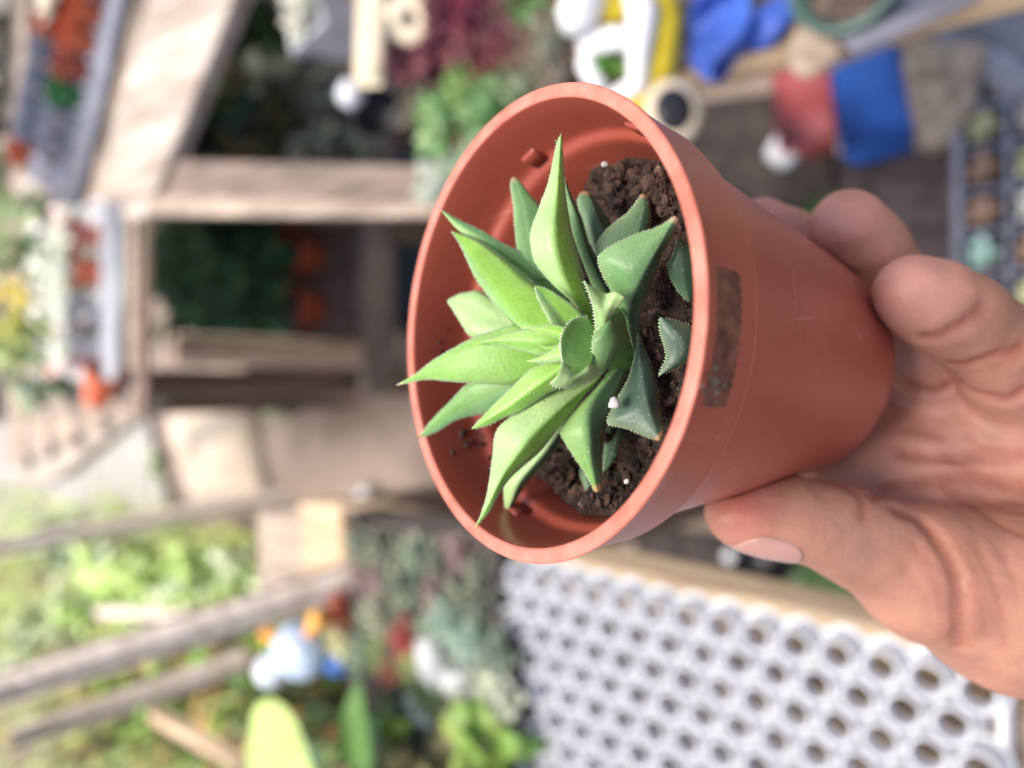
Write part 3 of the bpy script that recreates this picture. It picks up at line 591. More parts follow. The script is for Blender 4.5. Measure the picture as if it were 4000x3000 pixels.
CRE=[ (cz(Z1,S1,[(1250,680),(1330,705),(1400,760),(1480,850),(1545,960),(1580,1080),(1592,1200),(1588,1330),(1592,1420)]),1.0,1.25),
 (cz(Z1,S1,[(1110,592),(1200,570),(1300,558),(1400,535),(1500,512),(1650,512),(1800,528),(1940,545)]),.8,1.15),
 (cz(Z2,S2,[(780,1355),(1000,1375),(1200,1390),(1500,1375),(1700,1395),(1900,1370)]),.8,1.1),
 (cz(Z2,S2,[(1200,1400),(1320,1480),(1450,1560),(1700,1640)]),.5,.7),
 (cz(Z2,S2,[(680,1290),(900,1340)]),.5,.6),(cz(Z2,S2,[(680,1140),(900,1150),(1100,1180)]),.7,.5),
 (cz(Z2,S2,[(1380,1190),(1500,1290),(1700,1330)]),.6,.5),
 (cz(Z1,S1,[(1330,870),(1420,980),(1470,1100),(1500,1240),(1510,1380)]),.7,.75),
 (cz(Z1,S1,[(1270,960),(1360,1080),(1410,1200),(1440,1300)]),.7,.5),
 (cz(Z1,S1,[(1560,850),(1640,960),(1690,1080),(1720,1200),(1730,1340)]),.6,.55),
 (cz(Z1,S1,[(1650,850),(1730,980),(1780,1120),(1810,1250),(1830,1400)]),.7,.7),
 (cz(Z1,S1,[(1720,800),(1820,920),(1880,1060),(1900,1200)]),.5,.5),
 (cz(Z1,S1,[(1500,560),(1620,640),(1740,720),(1860,790),(1940,820)]),.7,.8),
 (cz(Z1,S1,[(1560,560),(1700,620),(1830,680),(1940,700)]),.5,.55),
 (cz(Z1,S1,[(900,530),(980,570),(1040,610),(1065,660),(1068,720)]),.6,.8),
 (cz(Z1,S1,[(1640,1100),(1655,1250),(1650,1420)]),.6,.5),
 (cz(Z2,S2,[(1520,0),(1440,70),(1330,150),(1200,225),(1090,280),(980,285)]),.7,.9),
 (cz(Z2,S2,[(1890,360),(1780,410),(1650,440),(1500,490),(1350,540),(1230,530)]),.7,.9),
 (cz(Z2,S2,[(1860,440),(1730,500),(1600,540)]),.5,.5),
 (cz(Z2,S2,[(1260,660),(1350,750),(1500,810),(1700,860),(1780,850),(1890,780)]),.9,1.2),
 (cz(Z2,S2,[(820,720),(950,765),(1080,770),(1200,720),(1260,680)]),.8,.9)]
CPL=[]
for _k in(16,17,19,20): CRE[_k]=(CRE[_k][0],1.0,1.35)
for _k in(0,1,2): CRE[_k]=(CRE[_k][0],1.05,1.7)
for _k in(7,8,9,10,11,15): CRE[_k]=(CRE[_k][0],CRE[_k][1],CRE[_k][2]*.55)
for pts,r,dp in CRE:
    pts=resamp(np.array(pts),max(6,len(pts)*3)); CPL.append((np.array([hit(x,y) for x,y in pts]),r,dp*(.95 if dp>.85 else .5)))
def sd(P):
    d=sd_raw(P); cr=np.zeros(P.shape[:-1])
    for C_,r,dp in CPL:
        lo=C_.min(0)-5;hi=C_.max(0)+5; m_=np.all((P>lo)&(P<hi),axis=-1)
        if not m_.any(): continue
        Q=P[m_]; e=np.full(Q.shape[0],1e9)
        for i in range(len(C_)-1):
            a=C_[i];ba=C_[i+1]-a; pa=Q-a; h=np.clip((pa@ba)/(ba@ba+1e-9),0,1); e=np.minimum(e,np.linalg.norm(pa-h[:,None]*ba,axis=-1))
        g_=np.exp(-(e/(r*1.5))**2); cr[m_]=np.maximum(cr[m_],g_*dp)
    # faint uneven relief of skin
    x,y,z=P[...,0],P[...,1],P[...,2]
    wv=.16*np.sin(x*.31+np.sin(y*.23)*2)*np.sin(y*.27+z*.3)+.06*np.sin(x*.9+y*.5)*np.sin(z*.8-y*.7)
    return d+cr+wv
lo=np.array([36,-52,128.]);hi=np.array([330,92,250.]); H=.62; BL=13
nb=np.ceil((hi-lo)/(H*BL)).astype(int); hi=lo+nb*H*BL
cc=np.stack(np.meshgrid(*[lo[k]+(np.arange(nb[k])+.5)*H*BL for k in range(3)],indexing='ij'),-1)
cd_=sd_raw(cc.reshape(-1,3)).reshape(nb)
G=np.repeat(np.repeat(np.repeat(cd_,BL,0),BL,1),BL,2).astype(np.float32)
need=np.argwhere(np.abs(cd_)<H*BL*.9+2.5)
off=np.stack(np.meshgrid(*[(np.arange(BL)+.5)*H]*3,indexing='ij'),-1).reshape(-1,3)
for s0 in range(0,len(need),400):
    nn=need[s0:s0+400]; P=(lo+nn*H*BL)[:,None,:]+off[None]; D=sd(P.reshape(-1,3)).reshape(len(nn),BL,BL,BL)
    for q,(i,j,k) in enumerate(nn): G[i*BL:(i+1)*BL,j*BL:(j+1)*BL,k*BL:(k+1)*BL]=D[q]
def surfnet(G,lo,H):
    ins=G<0; c=np.zeros(np.array(G.shape)-1,np.int8)
    sl=[(slice(0,-1),slice(1,None))]*3
    for i in(0,1):
        for j in(0,1):
            for k in(0,1): c+=ins[sl[0][i],sl[1][j],sl[2][k]]
    cells=np.argwhere((c>0)&(c<8)); idx=-np.ones(c.shape,np.int64); idx[tuple(cells.T)]=np.arange(len(cells))
    acc=np.zeros((len(cells),3)); cnt=np.zeros(len(cells))
    cor=[(i,j,k) for i in(0,1) for j in(0,1) for k in(0,1)]
    for a in cor:
        for ax in range(3):
            if a[ax]==0:
                b=list(a);b[ax]=1
                va=G[tuple((cells+a).T)];vb=G[tuple((cells+b).T)]; m_=(va<0)!=(vb<0)
                t=np.where(m_,va/(va-vb+1e-12),0); p=np.tile(np.array(a,float),(len(cells),1)); p[:,ax]+=t
                acc[m_]+=p[m_]; cnt+=m_
    V=lo+(cells+acc/cnt[:,None]+.5)*H
    Fs=[]
    for ax in range(3):
        s=[slice(None)]*3; s2=[slice(None)]*3; s[ax]=slice(0,-1); s2[ax]=slice(1,None)
        e=np.argwhere(ins[tuple(s)]!=ins[tuple(s2)]); o=[k for k in range(3) if k!=ax]
        e=e[(e[:,o[0]]>0)&(e[:,o[1]]>0)&(e[:,o[0]]<G.shape[o[0]]-1)&(e[:,o[1]]<G.shape[o[1]]-1)]
        sgn=ins[tuple(e.T)]
        def I(d0,d1): q=e.copy(); q[:,o[0]]-=d0; q[:,o[1]]-=d1; return idx[tuple(q.T)]
        quad=np.stack([I(1,1),I(0,1),I(0,0),I(1,0)],1)
        fl=sgn if ax!=1 else ~sgn
        quad[~fl]=quad[~fl][:,::-1]; Fs.append(quad)
    return V,np.concatenate(Fs)
HV,HF=surfnet(G,lo,H)
# relax slightly, then colour
def relax(V,Fq,n,f):
    for _ in range(n):
        s=np.zeros_like(V);c=np.zeros(len(V))
        for a in range(4):
            b=(a+1)%4
            np.add.at(s,Fq[:,a],V[Fq[:,b]]);np.add.at(c,Fq[:,a],1); np.add.at(s,Fq[:,b],V[Fq[:,a]]);np.add.at(c,Fq[:,b],1)
        V=V+f*(s/np.maximum(c,1)[:,None]-V)
    return V
HV=relax(HV,HF,3,.5)
base=np.array([.43,.205,.142]); hc=np.tile(base,(len(HV),1))
def blendc(c,rad,colr,k=1.0):
    global hc
    c=hit(2000+c[0]/c[2]*F,1500+c[1]/c[2]*F)
    d=np.linalg.norm(HV-np.array(c),axis=1); w_=np.clip(1-d/rad,0,1)**1.2*k; hc=hc*(1-w_[:,None])+np.array(colr)*w_[:,None]
for q in((3318,850,172),(3560,1100,152),(2978,860,182)): blendc(pxmm(*q),17,(.62,.29,.25),.85)
blendc(pxmm(2900,1985,158),10,(.62,.19,.15),.9); blendc(pxmm(3700,1650,178),30,(.60,.31,.25),.8)
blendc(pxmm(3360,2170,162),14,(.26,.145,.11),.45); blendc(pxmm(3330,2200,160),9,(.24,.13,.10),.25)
blendc(pxmm(3900,2250,150),22,(.50,.24,.165),.5)
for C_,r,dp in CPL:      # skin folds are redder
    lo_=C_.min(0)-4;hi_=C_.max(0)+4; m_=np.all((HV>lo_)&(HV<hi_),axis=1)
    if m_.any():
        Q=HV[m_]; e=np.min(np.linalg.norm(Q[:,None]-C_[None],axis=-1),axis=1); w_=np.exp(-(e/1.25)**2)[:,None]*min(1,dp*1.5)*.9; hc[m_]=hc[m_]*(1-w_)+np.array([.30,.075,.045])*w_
def skin_mat():
    M=bpy.data.materials.new('skin'); M.use_nodes=True; n=M.node_tree; L=n.links; b=n.nodes['Principled BSDF']
    b.inputs['Roughness'].default_value=.52; b.inputs['Specular IOR Level'].default_value=.4
    b.inputs['Subsurface Weight'].default_value=.22; b.inputs['Subsurface Radius'].default_value=(.0045,.0014,.0007); b.inputs['Subsurface Scale'].default_value=1
    tc=n.nodes.new('ShaderNodeTexCoord'); vc=n.nodes.new('ShaderNodeVertexColor'); vc.layer_name='Col'
    n1=n.nodes.new('ShaderNodeTexNoise'); n1.inputs['Scale'].default_value=60; n1.inputs['Detail'].default_value=6; L.new(tc.outputs['Object'],n1.inputs['Vector'])
    mr=n.nodes.new('ShaderNodeMapRange'); mr.inputs[1].default_value=.3; mr.inputs[2].default_value=.7; mr.inputs[3].default_value=.76; mr.inputs[4].default_value=1.2; L.new(n1.outputs['Fac'],mr.inputs[0])
    mv=n.nodes.new('ShaderNodeVectorMath'); mv.operation='SCALE'; L.new(vc.outputs[0],mv.inputs[0]); L.new(mr.outputs[0],mv.inputs['Scale']); L.new(mv.outputs[0],b.inputs['Base Color'])
    v=n.nodes.new('ShaderNodeTexVoronoi'); v.feature='DISTANCE_TO_EDGE'; v.inputs['Scale'].default_value=520; L.new(tc.outputs['Object'],v.inputs['Vector'])
    mp=n.nodes.new('ShaderNodeMapping'); mp.inputs['Scale'].default_value=(1,.25,.4); mp.inputs['Rotation'].default_value=(.4,.9,.3); L.new(tc.outputs['Object'],mp.inputs[0])
    n2=n.nodes.new('ShaderNodeTexNoise'); n2.inputs['Scale'].default_value=420; n2.inputs['Detail'].default_value=3; L.new(mp.outputs[0],n2.inputs['Vector'])
    mm=n.nodes.new('ShaderNodeMath'); mm.operation='MULTIPLY_ADD'; mm.inputs[1].default_value=.5; L.new(v.outputs['Distance'],mm.inputs[0]); L.new(n2.outputs['Fac'],mm.inputs[2])
    bp=n.nodes.new('ShaderNodeBump'); bp.inputs['Distance'].default_value=.0005; bp.inputs['Strength'].default_value=.55; L.new(mm.outputs[0],bp.inputs['Height']); L.new(bp.outputs[0],b.inputs['Normal'])
    return M
M_skin=skin_mat()
hm=MB(); hm.add(cmm(HV),HF.tolist(),0,hc)
person=hm.build('person',M_skin,world=True); tag(person,'left hand, palm open to the viewer, gripping the terracotta pot from below','person')
# thumbnail: thin shell riding on the thumb
nc=pxmm(3000,2092,161); tdir=pxmm(3150,2120,164)-pxmm(2860,2060,163); tdir/=np.linalg.norm(tdir)
nd=np.array([-.05,.86,-.30]);nd-=tdir*(nd@tdir);nd/=np.linalg.norm(nd); sdn=np.cross(tdir,nd)
tc0=pxmm(2985,2013,163.2)
V=[];nu,nv=22,18
for i in range(nu+1):
    for j in range(nv+1):
        u=-1+2*i/nu; v_=-1+2*j/nv
        ww=(1-abs(u)**3.2*.45) ; ang=v_*.85*ww; o=tc0+tdir*(1.0+u*7.0*(1-.10*v_*v_)); dr=nd*math.cos(ang)+sdn*math.sin(ang)
        rr=5.; 
        for _ in range(14):
            s_=sd_raw((o+dr*rr)[None])[0]; rr-=s_*.9
        V.append(o+dr*(rr+.38-.30*max(abs(u),abs(v_))**8))
nm=MB(); W=nv+1; nmv=np.array(V); bot=nmv-nd*.5
Fs=[(i*W+j,i*W+j+1,(i+1)*W+j+1,(i+1)*W+j) for i in range(nu) for j in range(nv)]
nm.add(cmm(nmv),Fs,0,(1,1,1))
M_nail=mat('fingernail',(.49,.25,.20),.25,.05,60,sss=.3,sssr=.002,spec=.6,col2=(.56,.31,.26))
nl=nm.build('thumbnail',M_nail,person,world=True)
sm=nl.modifiers.new('thick','SOLIDIFY'); sm.thickness=.0004; sm.offset=-1

# ================================================================== NURSERY AROUND
def wood(name,c,c2,v=.25,sc=14): return mat(name,c,.8,v,sc,bump=.0015,bscale=60,col2=c2,stretch=(6,.6,6))
M_wood=wood('weathered_wood',(.27,.20,.15),(.44,.35,.28))
M_pale=wood('pale_wood',(.50,.34,.20),(.66,.49,.32))
M_grey=wood('grey_wood',(.62,.50,.42),(.82,.71,.62))
M_dull=wood('dull_wood',(.13,.092,.072),(.22,.165,.135))
M_brown=wood('brown_wood',(.17,.11,.08),(.26,.18,.13))
M_bleach=wood('bleached_wood',(.29,.22,.165),(.46,.40,.35),sc=7)
M_tan=wood('tan_wood',(.62,.44,.32),(.78,.60,.48))
M_lit=wood('sun_bleached_stick',(.70,.56,.42),(.85,.73,.60))
M_tray=mat('white_plastic',(.69,.70,.73),.35,.05,30,sss=.06,sssr=.003)
M_black=mat('black_plastic',(.018,.018,.022),.45,.3,40)
M_gplast=mat('grey_plastic',(.30,.31,.37),.5,.15,25)
M_lplast=mat('light_grey_plastic',(.62,.63,.68),.5,.1,25)
M_orange=mat('orange_plastic',(.58,.12,.045),.45,.12,30)
M_orange2=mat('brick_red_plastic',(.36,.075,.04),.5,.15,30)
M_green=mat('green_plastic',(.012,.16,.035),.45,.1,30)
M_teal=mat('dark_green_glaze',(.06,.11,.09),.3,.2,30)
M_blue=mat('blue_plastic',(.02,.10,.42),.5,.2,20,col2=(.03,.14,.52))
M_cobalt=mat('blue_sheet',(.025,.07,.40),.55,.3,12,col2=(.07,.16,.60),bump=.004,bscale=25)
M_yellow=mat('yellow_paint',(.70,.52,.02),.4,.1,30)
M_whitep=mat('white_paint',(.80,.79,.80),.4,.06,30)
M_cream=mat('cream_surface',(.78,.66,.48),.7,.08,20)
M_red=mat('faded_red_plastic',(.50,.085,.08),.5,.2,14,col2=(.58,.16,.15))
M_stone=mat('limestone',(.30,.22,.16),.9,.3,30,bump=.004,bscale=50,col2=(.55,.44,.34))
M_mat=mat('weed_mat',(.045,.034,.038),.95,.35,25,bump=.002,bscale=200,col2=(.095,.072,.072))
M_cloth=mat('shade_cloth',(.26,.25,.23),.95,.3,9,col2=(.40,.37,.33),stretch=(.5,5,1))
M_dusty=mat('dusty_black_plastic',(.055,.045,.040),.8,.4,30,col2=(.11,.09,.08))
M_dark=mat('dark_patch',(.022,.018,.017),.95,.4,20,col2=(.05,.04,.036))  # near-black for the painted bench shade and the brown board
M_slate=mat('blue_grey_sheet',(.10,.12,.16),.7,.4,12,col2=(.23,.25,.30))
M_bsoil=mat('pot_soil',(.05,.03,.022),.95,.5,60,bump=.004,bscale=120,col2=(.14,.10,.08))
M_lsoil=mat('dry_soil',(.09,.07,.06),.95,.5,60,bump=.004,bscale=120,col2=(.20,.16,.14))
M_pebble=mat('pale_pebble',(.55,.55,.56),.6,.12,40)
M_lblue=mat('pale_blue_glaze',(.50,.60,.80),.15,.05,20)
M_wglaze=mat('white_glaze',(.72,.78,.84),.12,.03,20)
M_amber=mat('orange_glaze',(.85,.40,.07),.3,.15,30)
M_fol=mat('foliage',(1,1,1),.5,.22,25,vc=True,trans=.22)
M_fleshy=mat('succulent_flesh',(1,1,1),.45,.18,60,vc=True,sss=.1)
M_bark=mat('stem',(.16,.11,.07),.9,.3,60)

def slab(px,z,th,m,name,parent=None,lab=None,cat=None,zs=None):
    zs=zs or [z]*len(px); T=np.array([onz(x,y,q) for (x,y),q in zip(px,zs)]); n=len(px)
    c=T.mean(0); ins=T+(c-T)*0; b=MB(); e=.004
    T2=T-np.array([0,0,e]); Tin=T+(c-T)/np.linalg.norm((c-T)[:,:2],axis=1)[:,None]*e*np.array([1,1,0]); B=T-np.array([0,0,th])
    Fs=[tuple(range(n)),tuple(range(2*n,3*n))[::-1]]
    for i in range(n):
        j=(i+1)%n; Fs+=[(i,n+i,n+j,j),(n+i,2*n+i,2*n+j,n+j)]
    b.add(np.concatenate([Tin,T2,B]),Fs)
    o=b.build(name,m,parent,world=True,smooth=False)
    return tag(o,lab,cat) if lab else o
def potprof(r,h,t=.003): return [(.0001,0),(r*.68,0),(r*.7,.002),(r*.92,h*.78),(r*.93,h*.8),(r,h*.8),(r*1.02,h),(r*.97,h),(r*.93,h*.84),(r*.88,h*.8),(r*.8,h*.5),(.0001,h*.5)]
def roundpot(b,r,h,mi=0): return b.lathe(potprof(r,h),28,mi=mi)
def rosette_mesh(r,n,col,col2,seed,up=.5,wide=.36,fat=.5,c=(0,0,0),b=None):
    q=np.random.default_rng(seed); b=b or MB()
    for i in range(n):
        f=i/n; a=i*2.39996+q.normal(0,.12); el=(.12+.95*f)*up*1.6+q.normal(0,.06); L=r*(1-.55*f)*q.uniform(.85,1.1)
        d=np.array([math.cos(a)*math.cos(el),math.sin(a)*math.cos(el),math.sin(el)]); nn=np.array([-math.cos(a)*math.sin(el),-math.sin(a)*math.sin(el),math.cos(el)])
        k=q.uniform(0,1); cc=np.array(col)*(1-k)+np.array(col2)*k
        b.blade(np.array(c)+np.array([0,0,.002+f*r*.18])+d*r*.05,d,nn,L,r*wide*(1-.35*f)*1.25,curl=-.12,col=cc,fat=fat,n=6,shape=.8)
    return b
def potted(name,loc,lab,cat='potted plant',group=None,r=.032,h=.055,pm=None,kind='rosette',seed=0,**k):
    e=empty(name,loc,lab,cat,group); b=roundpot(MB(),r,h); b.build('pot',pm or M_orange2,e)
    s=MB(); s.blob((0,0,h*.86),(r*.86,r*.86,h*.06),14,6,.1,seed=seed); s.build('soil',M_bsoil,e)
    if kind=='rosette': m=rosette_mesh(k.get('pr',r*1.5),k.get('n',26),k['c1'],k['c2'],seed,up=k.get('up',.55),wide=k.get('wide',.36),c=(0,0,h*.9)); m.build('foliage',M_fleshy,e)
    else: shrub_mesh(k.get('pr',.08),k.get('ph',.12),k.get('n',80),k['c1'],k['c2'],seed,base=h*.9,ls=k.get('ls',.035)).build('foliage',[M_fol,M_bark],e)
    return e
def shrub_mesh(R,Ht,n,c1,c2,seed,base=0,ls=.04,wide=.45,c3=None):
    q=np.random.default_rng(seed); b=MB(); ns=max(3,n//18); tips=[]
    for s in range(ns):
        a=q.uniform(0,6.28); rr=R*q.uniform(.25,1)**.7; hh=Ht*q.uniform(.55,1.05)
        P=[np.array([math.cos(a)*rr*t**1.3,math.sin(a)*rr*t**1.3,base+hh*t])+q.normal(0,.03*R,3)*(t>0) for t in np.linspace(0,1,6)]
        b.tube(P,np.linspace(.0028,.0012,6)*(1+Ht*3),5,mi=1,col=(.2,.15,.1)); tips.append(np.array(P))
    for i in range(n):
        P=tips[i%ns]; t=q.uniform(.2,1)*5; k=min(4,int(t)); p=P[k]+(P[k+1]-P[k])*(t-k)
        a=q.uniform(0,6.28); el=q.uniform(-.4,1.0); d=np.array([math.cos(a)*math.cos(el),math.sin(a)*math.cos(el),math.sin(el)]); nn=np.array([0,0,1.])+q.normal(0,.35,3)
        f=q.uniform(0,1); cc=np.array(c1)*(1-f)+np.array(c2)*f
        if c3 is not None and q.random()<.2: cc=np.array(c3)
        b.blade(p,d,nn,ls*q.uniform(.6,1.3),ls*wide*q.uniform(.8,1.2),curl=q.uniform(.1,.5),col=cc,n=4)
    return b
def shrub(name,loc,lab,R,Ht,n,c1,c2,seed,ls=.04,wide=.45,cat='plant',group=None,c3=None):
    e=empty(name,loc,lab,cat,group); m=shrub_mesh(R,Ht,n,c1,c2,seed,ls=ls,wide=wide,c3=c3)
    # split stems and leaves into two parts
    for nm,mi,mm in(('leaves',0,M_fol),('stems',1,M_bark)):
        q=MB(); q.v=m.v;q.c=m.c;q.n=m.n; keep=[i for i,z in enumerate(m.m) if z==mi]; q.f=[m.f[i] for i in keep]; q.m=[0]*len(keep)
        o=q.build(nm,mm,e)
        import bmesh
        bm=bmesh.new(); bm.from_mesh(o.data); bmesh.ops.delete(bm,geom=[v for v in bm.verts if not v.link_faces],context='VERTS'); bm.to_mesh(o.data); bm.free()
    return e

# ---------------------------------------------------- left bench with its tray
ZL=1.0
e=empty('potting_bench',(-.14,.3,0),'long wooden bench with a pale edge plank under the white cell tray','bench')
b=MB(); b.beam((-.172,-.25,ZL-.021),(-.134,.625,ZL-.021),.021,.055); b.build('edge_plank',M_pale,e,world=True)
for i,x in enumerate(np.arange(-.235,-.95,-.128)):
    b=MB(); b.beam((x,-.25,ZL-.022),(x,.62,ZL-.022),.115,.02); b.build('board',M_wood,e,world=True)
for x in(-.20,-.90):
    for y in(-.2,.57):
        b=MB(); b.beam((x,y,0),(x,y,ZL-.034),.05,.05); b.build('leg',M_brown,e,world=True)
b=MB(); b.beam((-.93,.55,ZL-.06),(-.17,.55,ZL-.06),.04,.05); b.build('cross_rail',M_brown,e,world=True)

# white plug tray, turned upside down: hollow tapered cells, each open at the end
b=MB(); pitch=.0246; rowp=pitch*.866; x0,y0=-.1675,.0625; NX,NY=13,14
top=ZL+.0235; sheet=ZL+.004
cell=[(.0150,-.0172),(.0124,-.0168),(.0113,-.0140),(.0112,-.0080),(.0112,-.0035),(.0110,-.0014),(.0105,-.0002),(.0098,0),(.0091,-.0006),(.0085,-.0022),(.0080,-.0050),(.0077,-.0085),(.0074,-.0112),(.0072,-.0120)]
qq=np.random.default_rng(4)
for i in range(NX):
    for j in range(NY):
        cx=x0-i*rowp; cy=y0+j*pitch+(pitch/2 if i%2 else 0); s=1+qq.normal(0,.01); cx+=.013*(cy-.05)/.33
        tz=top+.0012*math.sin(cx*30)+.001*math.sin(cy*25+1)+qq.normal(0,.0003); tx,ty=qq.normal(0,.03,2)
        fr=[[s,0,tx],[0,s,ty],[-tx,-ty,1]]
        b.lathe(cell,20,(cx,cy,tz),fr=fr)
# web sheet joining the cells low down, with a rolled outer lip
xa,xb=x0+.0120,x0-(NX-1)*rowp-.0125; ya,yb=y0-.013,y0+(NY-.5)*pitch+.003
def rrect(xa,xb,ya,yb,r,n=8):
    P=[]
    for (cx,cy,a0) in((xa-r,ya+r,-90),(xa-r,yb-r,0),(xb+r,yb-r,90),(xb+r,ya+r,180)):
        for k in range(n+1): a=math.radians(a0+90*k/n); P.append((cx+r*math.cos(a),cy+r*math.sin(a)))
    return np.array(P)
rings=[(-.008,-.0168),(-.004,-.0160),(-.002,-.0163),(-.0014,-.0175),(-.0008,-.021),(.001,-.0222)]
R0=rrect(xa,xb,ya,yb,.012); cen=R0.mean(0); nn=len(R0); V=[]
for off_,z in rings:
    dd=R0-cen; dd/=np.linalg.norm(dd,axis=1)[:,None]; P=R0+dd*off_; P=P+np.stack([.013*(P[:,1]-.05)/.33,0*P[:,1]],1); V+= [(p[0],p[1],top+z) for p in P]
b.add(V,[(k*nn+i,k*nn+(i+1)%nn,(k+1)*nn+(i+1)%nn,(k+1)*nn+i) for k in range(len(rings)-1) for i in range(nn)])
tag(b.build('cell_tray',M_tray,world=True),'white plastic seed tray lying cells up, rows of round openings','seed tray')
# things seen through the openings
for i,(x,y,s) in enumerate(((-.22,.13,.03),(-.19,.22,.028),(-.27,.08,.03),(-.30,.2,.03))): pass

# seedlings behind the tray on the bench
def G(x,y,z): return onz(x,y,z)
b=MB(); p=G(1720,2330,ZL); p[0]-=.026
e=empty('seedling_tray',(p[0]+.004,p[1],ZL),'black tray of dark soil with small grey rosettes behind the white tray','tray')
b.box((-.01,0,.010),(.20,.17,.016),bev=.003); b.box((-.01,.087,.014),(.21,.008,.03)); b.box((-.01,-.087,.014),(.21,.008,.03)); b.box((.092,0,.014),(.008,.168,.03)); b.box((-.112,0,.014),(.008,.168,.03)); b.build('tray_shell',M_dusty,e)
b=MB(); N=26
V=[(-.105+.192*i/N,-.082+.164*j/N,.021+.004*math.sin(i*1.7+j)+.004*math.sin(j*2.3-i*.6)+random.uniform(-.002,.002)) for j in range(N+1) for i in range(N+1)]
b.add(V,[(j*(N+1)+i,j*(N+1)+i+1,(j+1)*(N+1)+i+1,(j+1)*(N+1)+i) for j in range(N) for i in range(N)]); b.build('soil',M_lsoil,e)
proto=None; q=np.random.default_rng(8)
GC=[((.18,.24,.17),(.30,.36,.27)),((.13,.17,.12),(.24,.27,.2)),((.22,.15,.15),(.32,.24,.22))]
protos=[]
for i in range(3):
    m=rosette_mesh(.024,18,GC[i][0],GC[i][1],i+3,up=.5); o=m.build('seedling_rosette',M_fleshy,loc=(0,0,0)); protos.append(o)
k=0; used=[0,0,0]
SL=['small grey-green rosette in the black seedling tray','small dull green rosette in the black seedling tray','small brown-tinged rosette in the black seedling tray']
KIND=['grey-green','dull green','brownish']
for a in range(6):
    for a2 in range(7):
        i=int(q.choice([0,0,1,1,2])); x=p[0]-.095+a*.033+q.normal(0,.003); y=p[1]-.072+a2*.0245+q.normal(0,.0025)
        if used[i]==0: o=protos[i]
        else: o=protos[i].copy(); COL.objects.link(o)
        used[i]=1; o.location=(x,y,ZL+.023); o.rotation_euler=(0,0,q.uniform(0,6)); s=q.uniform(.7,1.2); o.scale=(s,s,s)
        tag(o,f"{KIND[i]} rosette, {['nearest the white tray','second from the white tray','third from the white tray','middle row','third from the far end','second from the far end','at the far end'][a if False else a2]}, {['furthest from','fifth from','fourth from','third from','second from','next to'][a]} the bench edge plank".replace('middle row','in the middle'),'seedling','seedlings in the black tray')
# colourful little plants at the left of that tray
LP=[(1330,2400,.020,(.30,.05,.04),(.40,.14,.07),'dark red rosette beside the pale blue ornament'),
    (1330,2490,.020,(.55,.55,.25),(.70,.68,.50),'cream and yellow rosette beside the dark red one'),
    (1480,2400,.018,(.28,.30,.2),(.42,.40,.3),'greyish beige rosette at the tray corner'),
    (1590,2490,.019,(.35,.05,.05),(.45,.12,.10),'crimson rosette among small green plants on the bench'),
    (1500,2560,.018,(.20,.30,.12),(.36,.42,.18),'olive green rosette beside the crimson one'),
    (1620,2590,.018,(.40,.46,.14),(.55,.58,.22),'yellow-green rosette next to the white stones'),
    (1540,2620,.017,(.40,.14,.10),(.55,.2,.14),'salmon red rosette below the olive one'),
    (1760,2420,.022,(.28,.40,.32),(.38,.5,.40),'mint green rosette at the edge of the seedling tray'),
    (1860,2490,.022,(.25,.36,.30),(.36,.48,.38),'blue-green rosette near the white tray edge'),
    (1950,2560,.020,(.20,.26,.20),(.30,.36,.28),'sage rosette touching the white tray'),
    (1690,2680,.024,(.16,.26,.10),(.26,.36,.16),'leafy dull green rosette between white stones'),
    (1960,2720,.024,(.50,.55,.40),(.70,.74,.6),'pale frosted rosette beside the white tray')]
for i,(x,y,r,c1,c2,lb) in enumerate(LP):
    z=ZL; w_=G(x,y,z+.03); potted('potted_rosette',(w_[0],w_[1],z),lb,r=r,h=.028,pm=M_black if i%2 else M_orange2,seed=i+20,c1=c1,c2=c2,n=20,pr=r*1.35)
for i,(x,y,s,lb) in enumerate(((1750,2560,.024,'large white oval stone behind the seed tray'),(1700,2750,.019,'white flat stone below the large oval one'),(1830,2640,.020,'off-white stone between the oval stone and the tray'),(2010,2680,.018,'cream stone against the white tray edge'),(1970,2810,.020,'greenish white stone near the tray edge'),(2010,2860,.015,'small pinkish white stone near the frame edge'))):
    w_=G(x,y,ZL+.01); m=MB(); m.blob((0,0,s*.6),(s*1.2,s*.75,s*.7),18,12,.12,seed=i,rot=.7*i+.5); tag(m.build('white_stone',M_pebble,loc=(w_[0],w_[1],ZL+.012)),lb,'stone','pale stones on the bench')
# broad-leaved plants nearest the lower left corner
def broad(x,y,z,lab,leaves,seed):
    w_=G(x,y,z); e=empty('broadleaf_plant',(w_[0],w_[1],ZL),lab,'plant'); q=np.random.default_rng(seed)
    s=MB(); L=MB()
    for (a,el,Ln,wd,col,hh) in leaves:
        d=np.array([math.cos(a)*math.cos(el),math.sin(a)*math.cos(el),math.sin(el)]); p0=d*np.array([.03,.03,0])+np.array([0,0,hh])
        s.tube([(0,0,.0),(d[0]*.01,d[1]*.01,hh*.6),p0],[.003,.0025,.002],6)
        L.blade(p0,d,(0,0,1) if abs(el)<1 else (math.cos(a),math.sin(a),0),Ln,wd,curl=.25,col=col,n=10,shape=.8)
    b=roundpot(MB(),.03,.045); b.build('pot',M_black,e); s.build('stems',M_bark,e); L.build('leaves',M_fol,e); return e
YG=(.42,.55,.10);YG2=(.55,.68,.22);DG=(.10,.22,.05);TE=(.30,.50,.38)
broad(1420,3160,ZL+.10,'plant with one very large yellow-green leaf in the corner',[(1.25,.15,.11,.13,YG2,.13),(2.4,.3,.10,.075,YG,.12),(.1,.2,.07,.04,DG,.10),(-1.4,.1,.08,.05,DG,.09)],1)
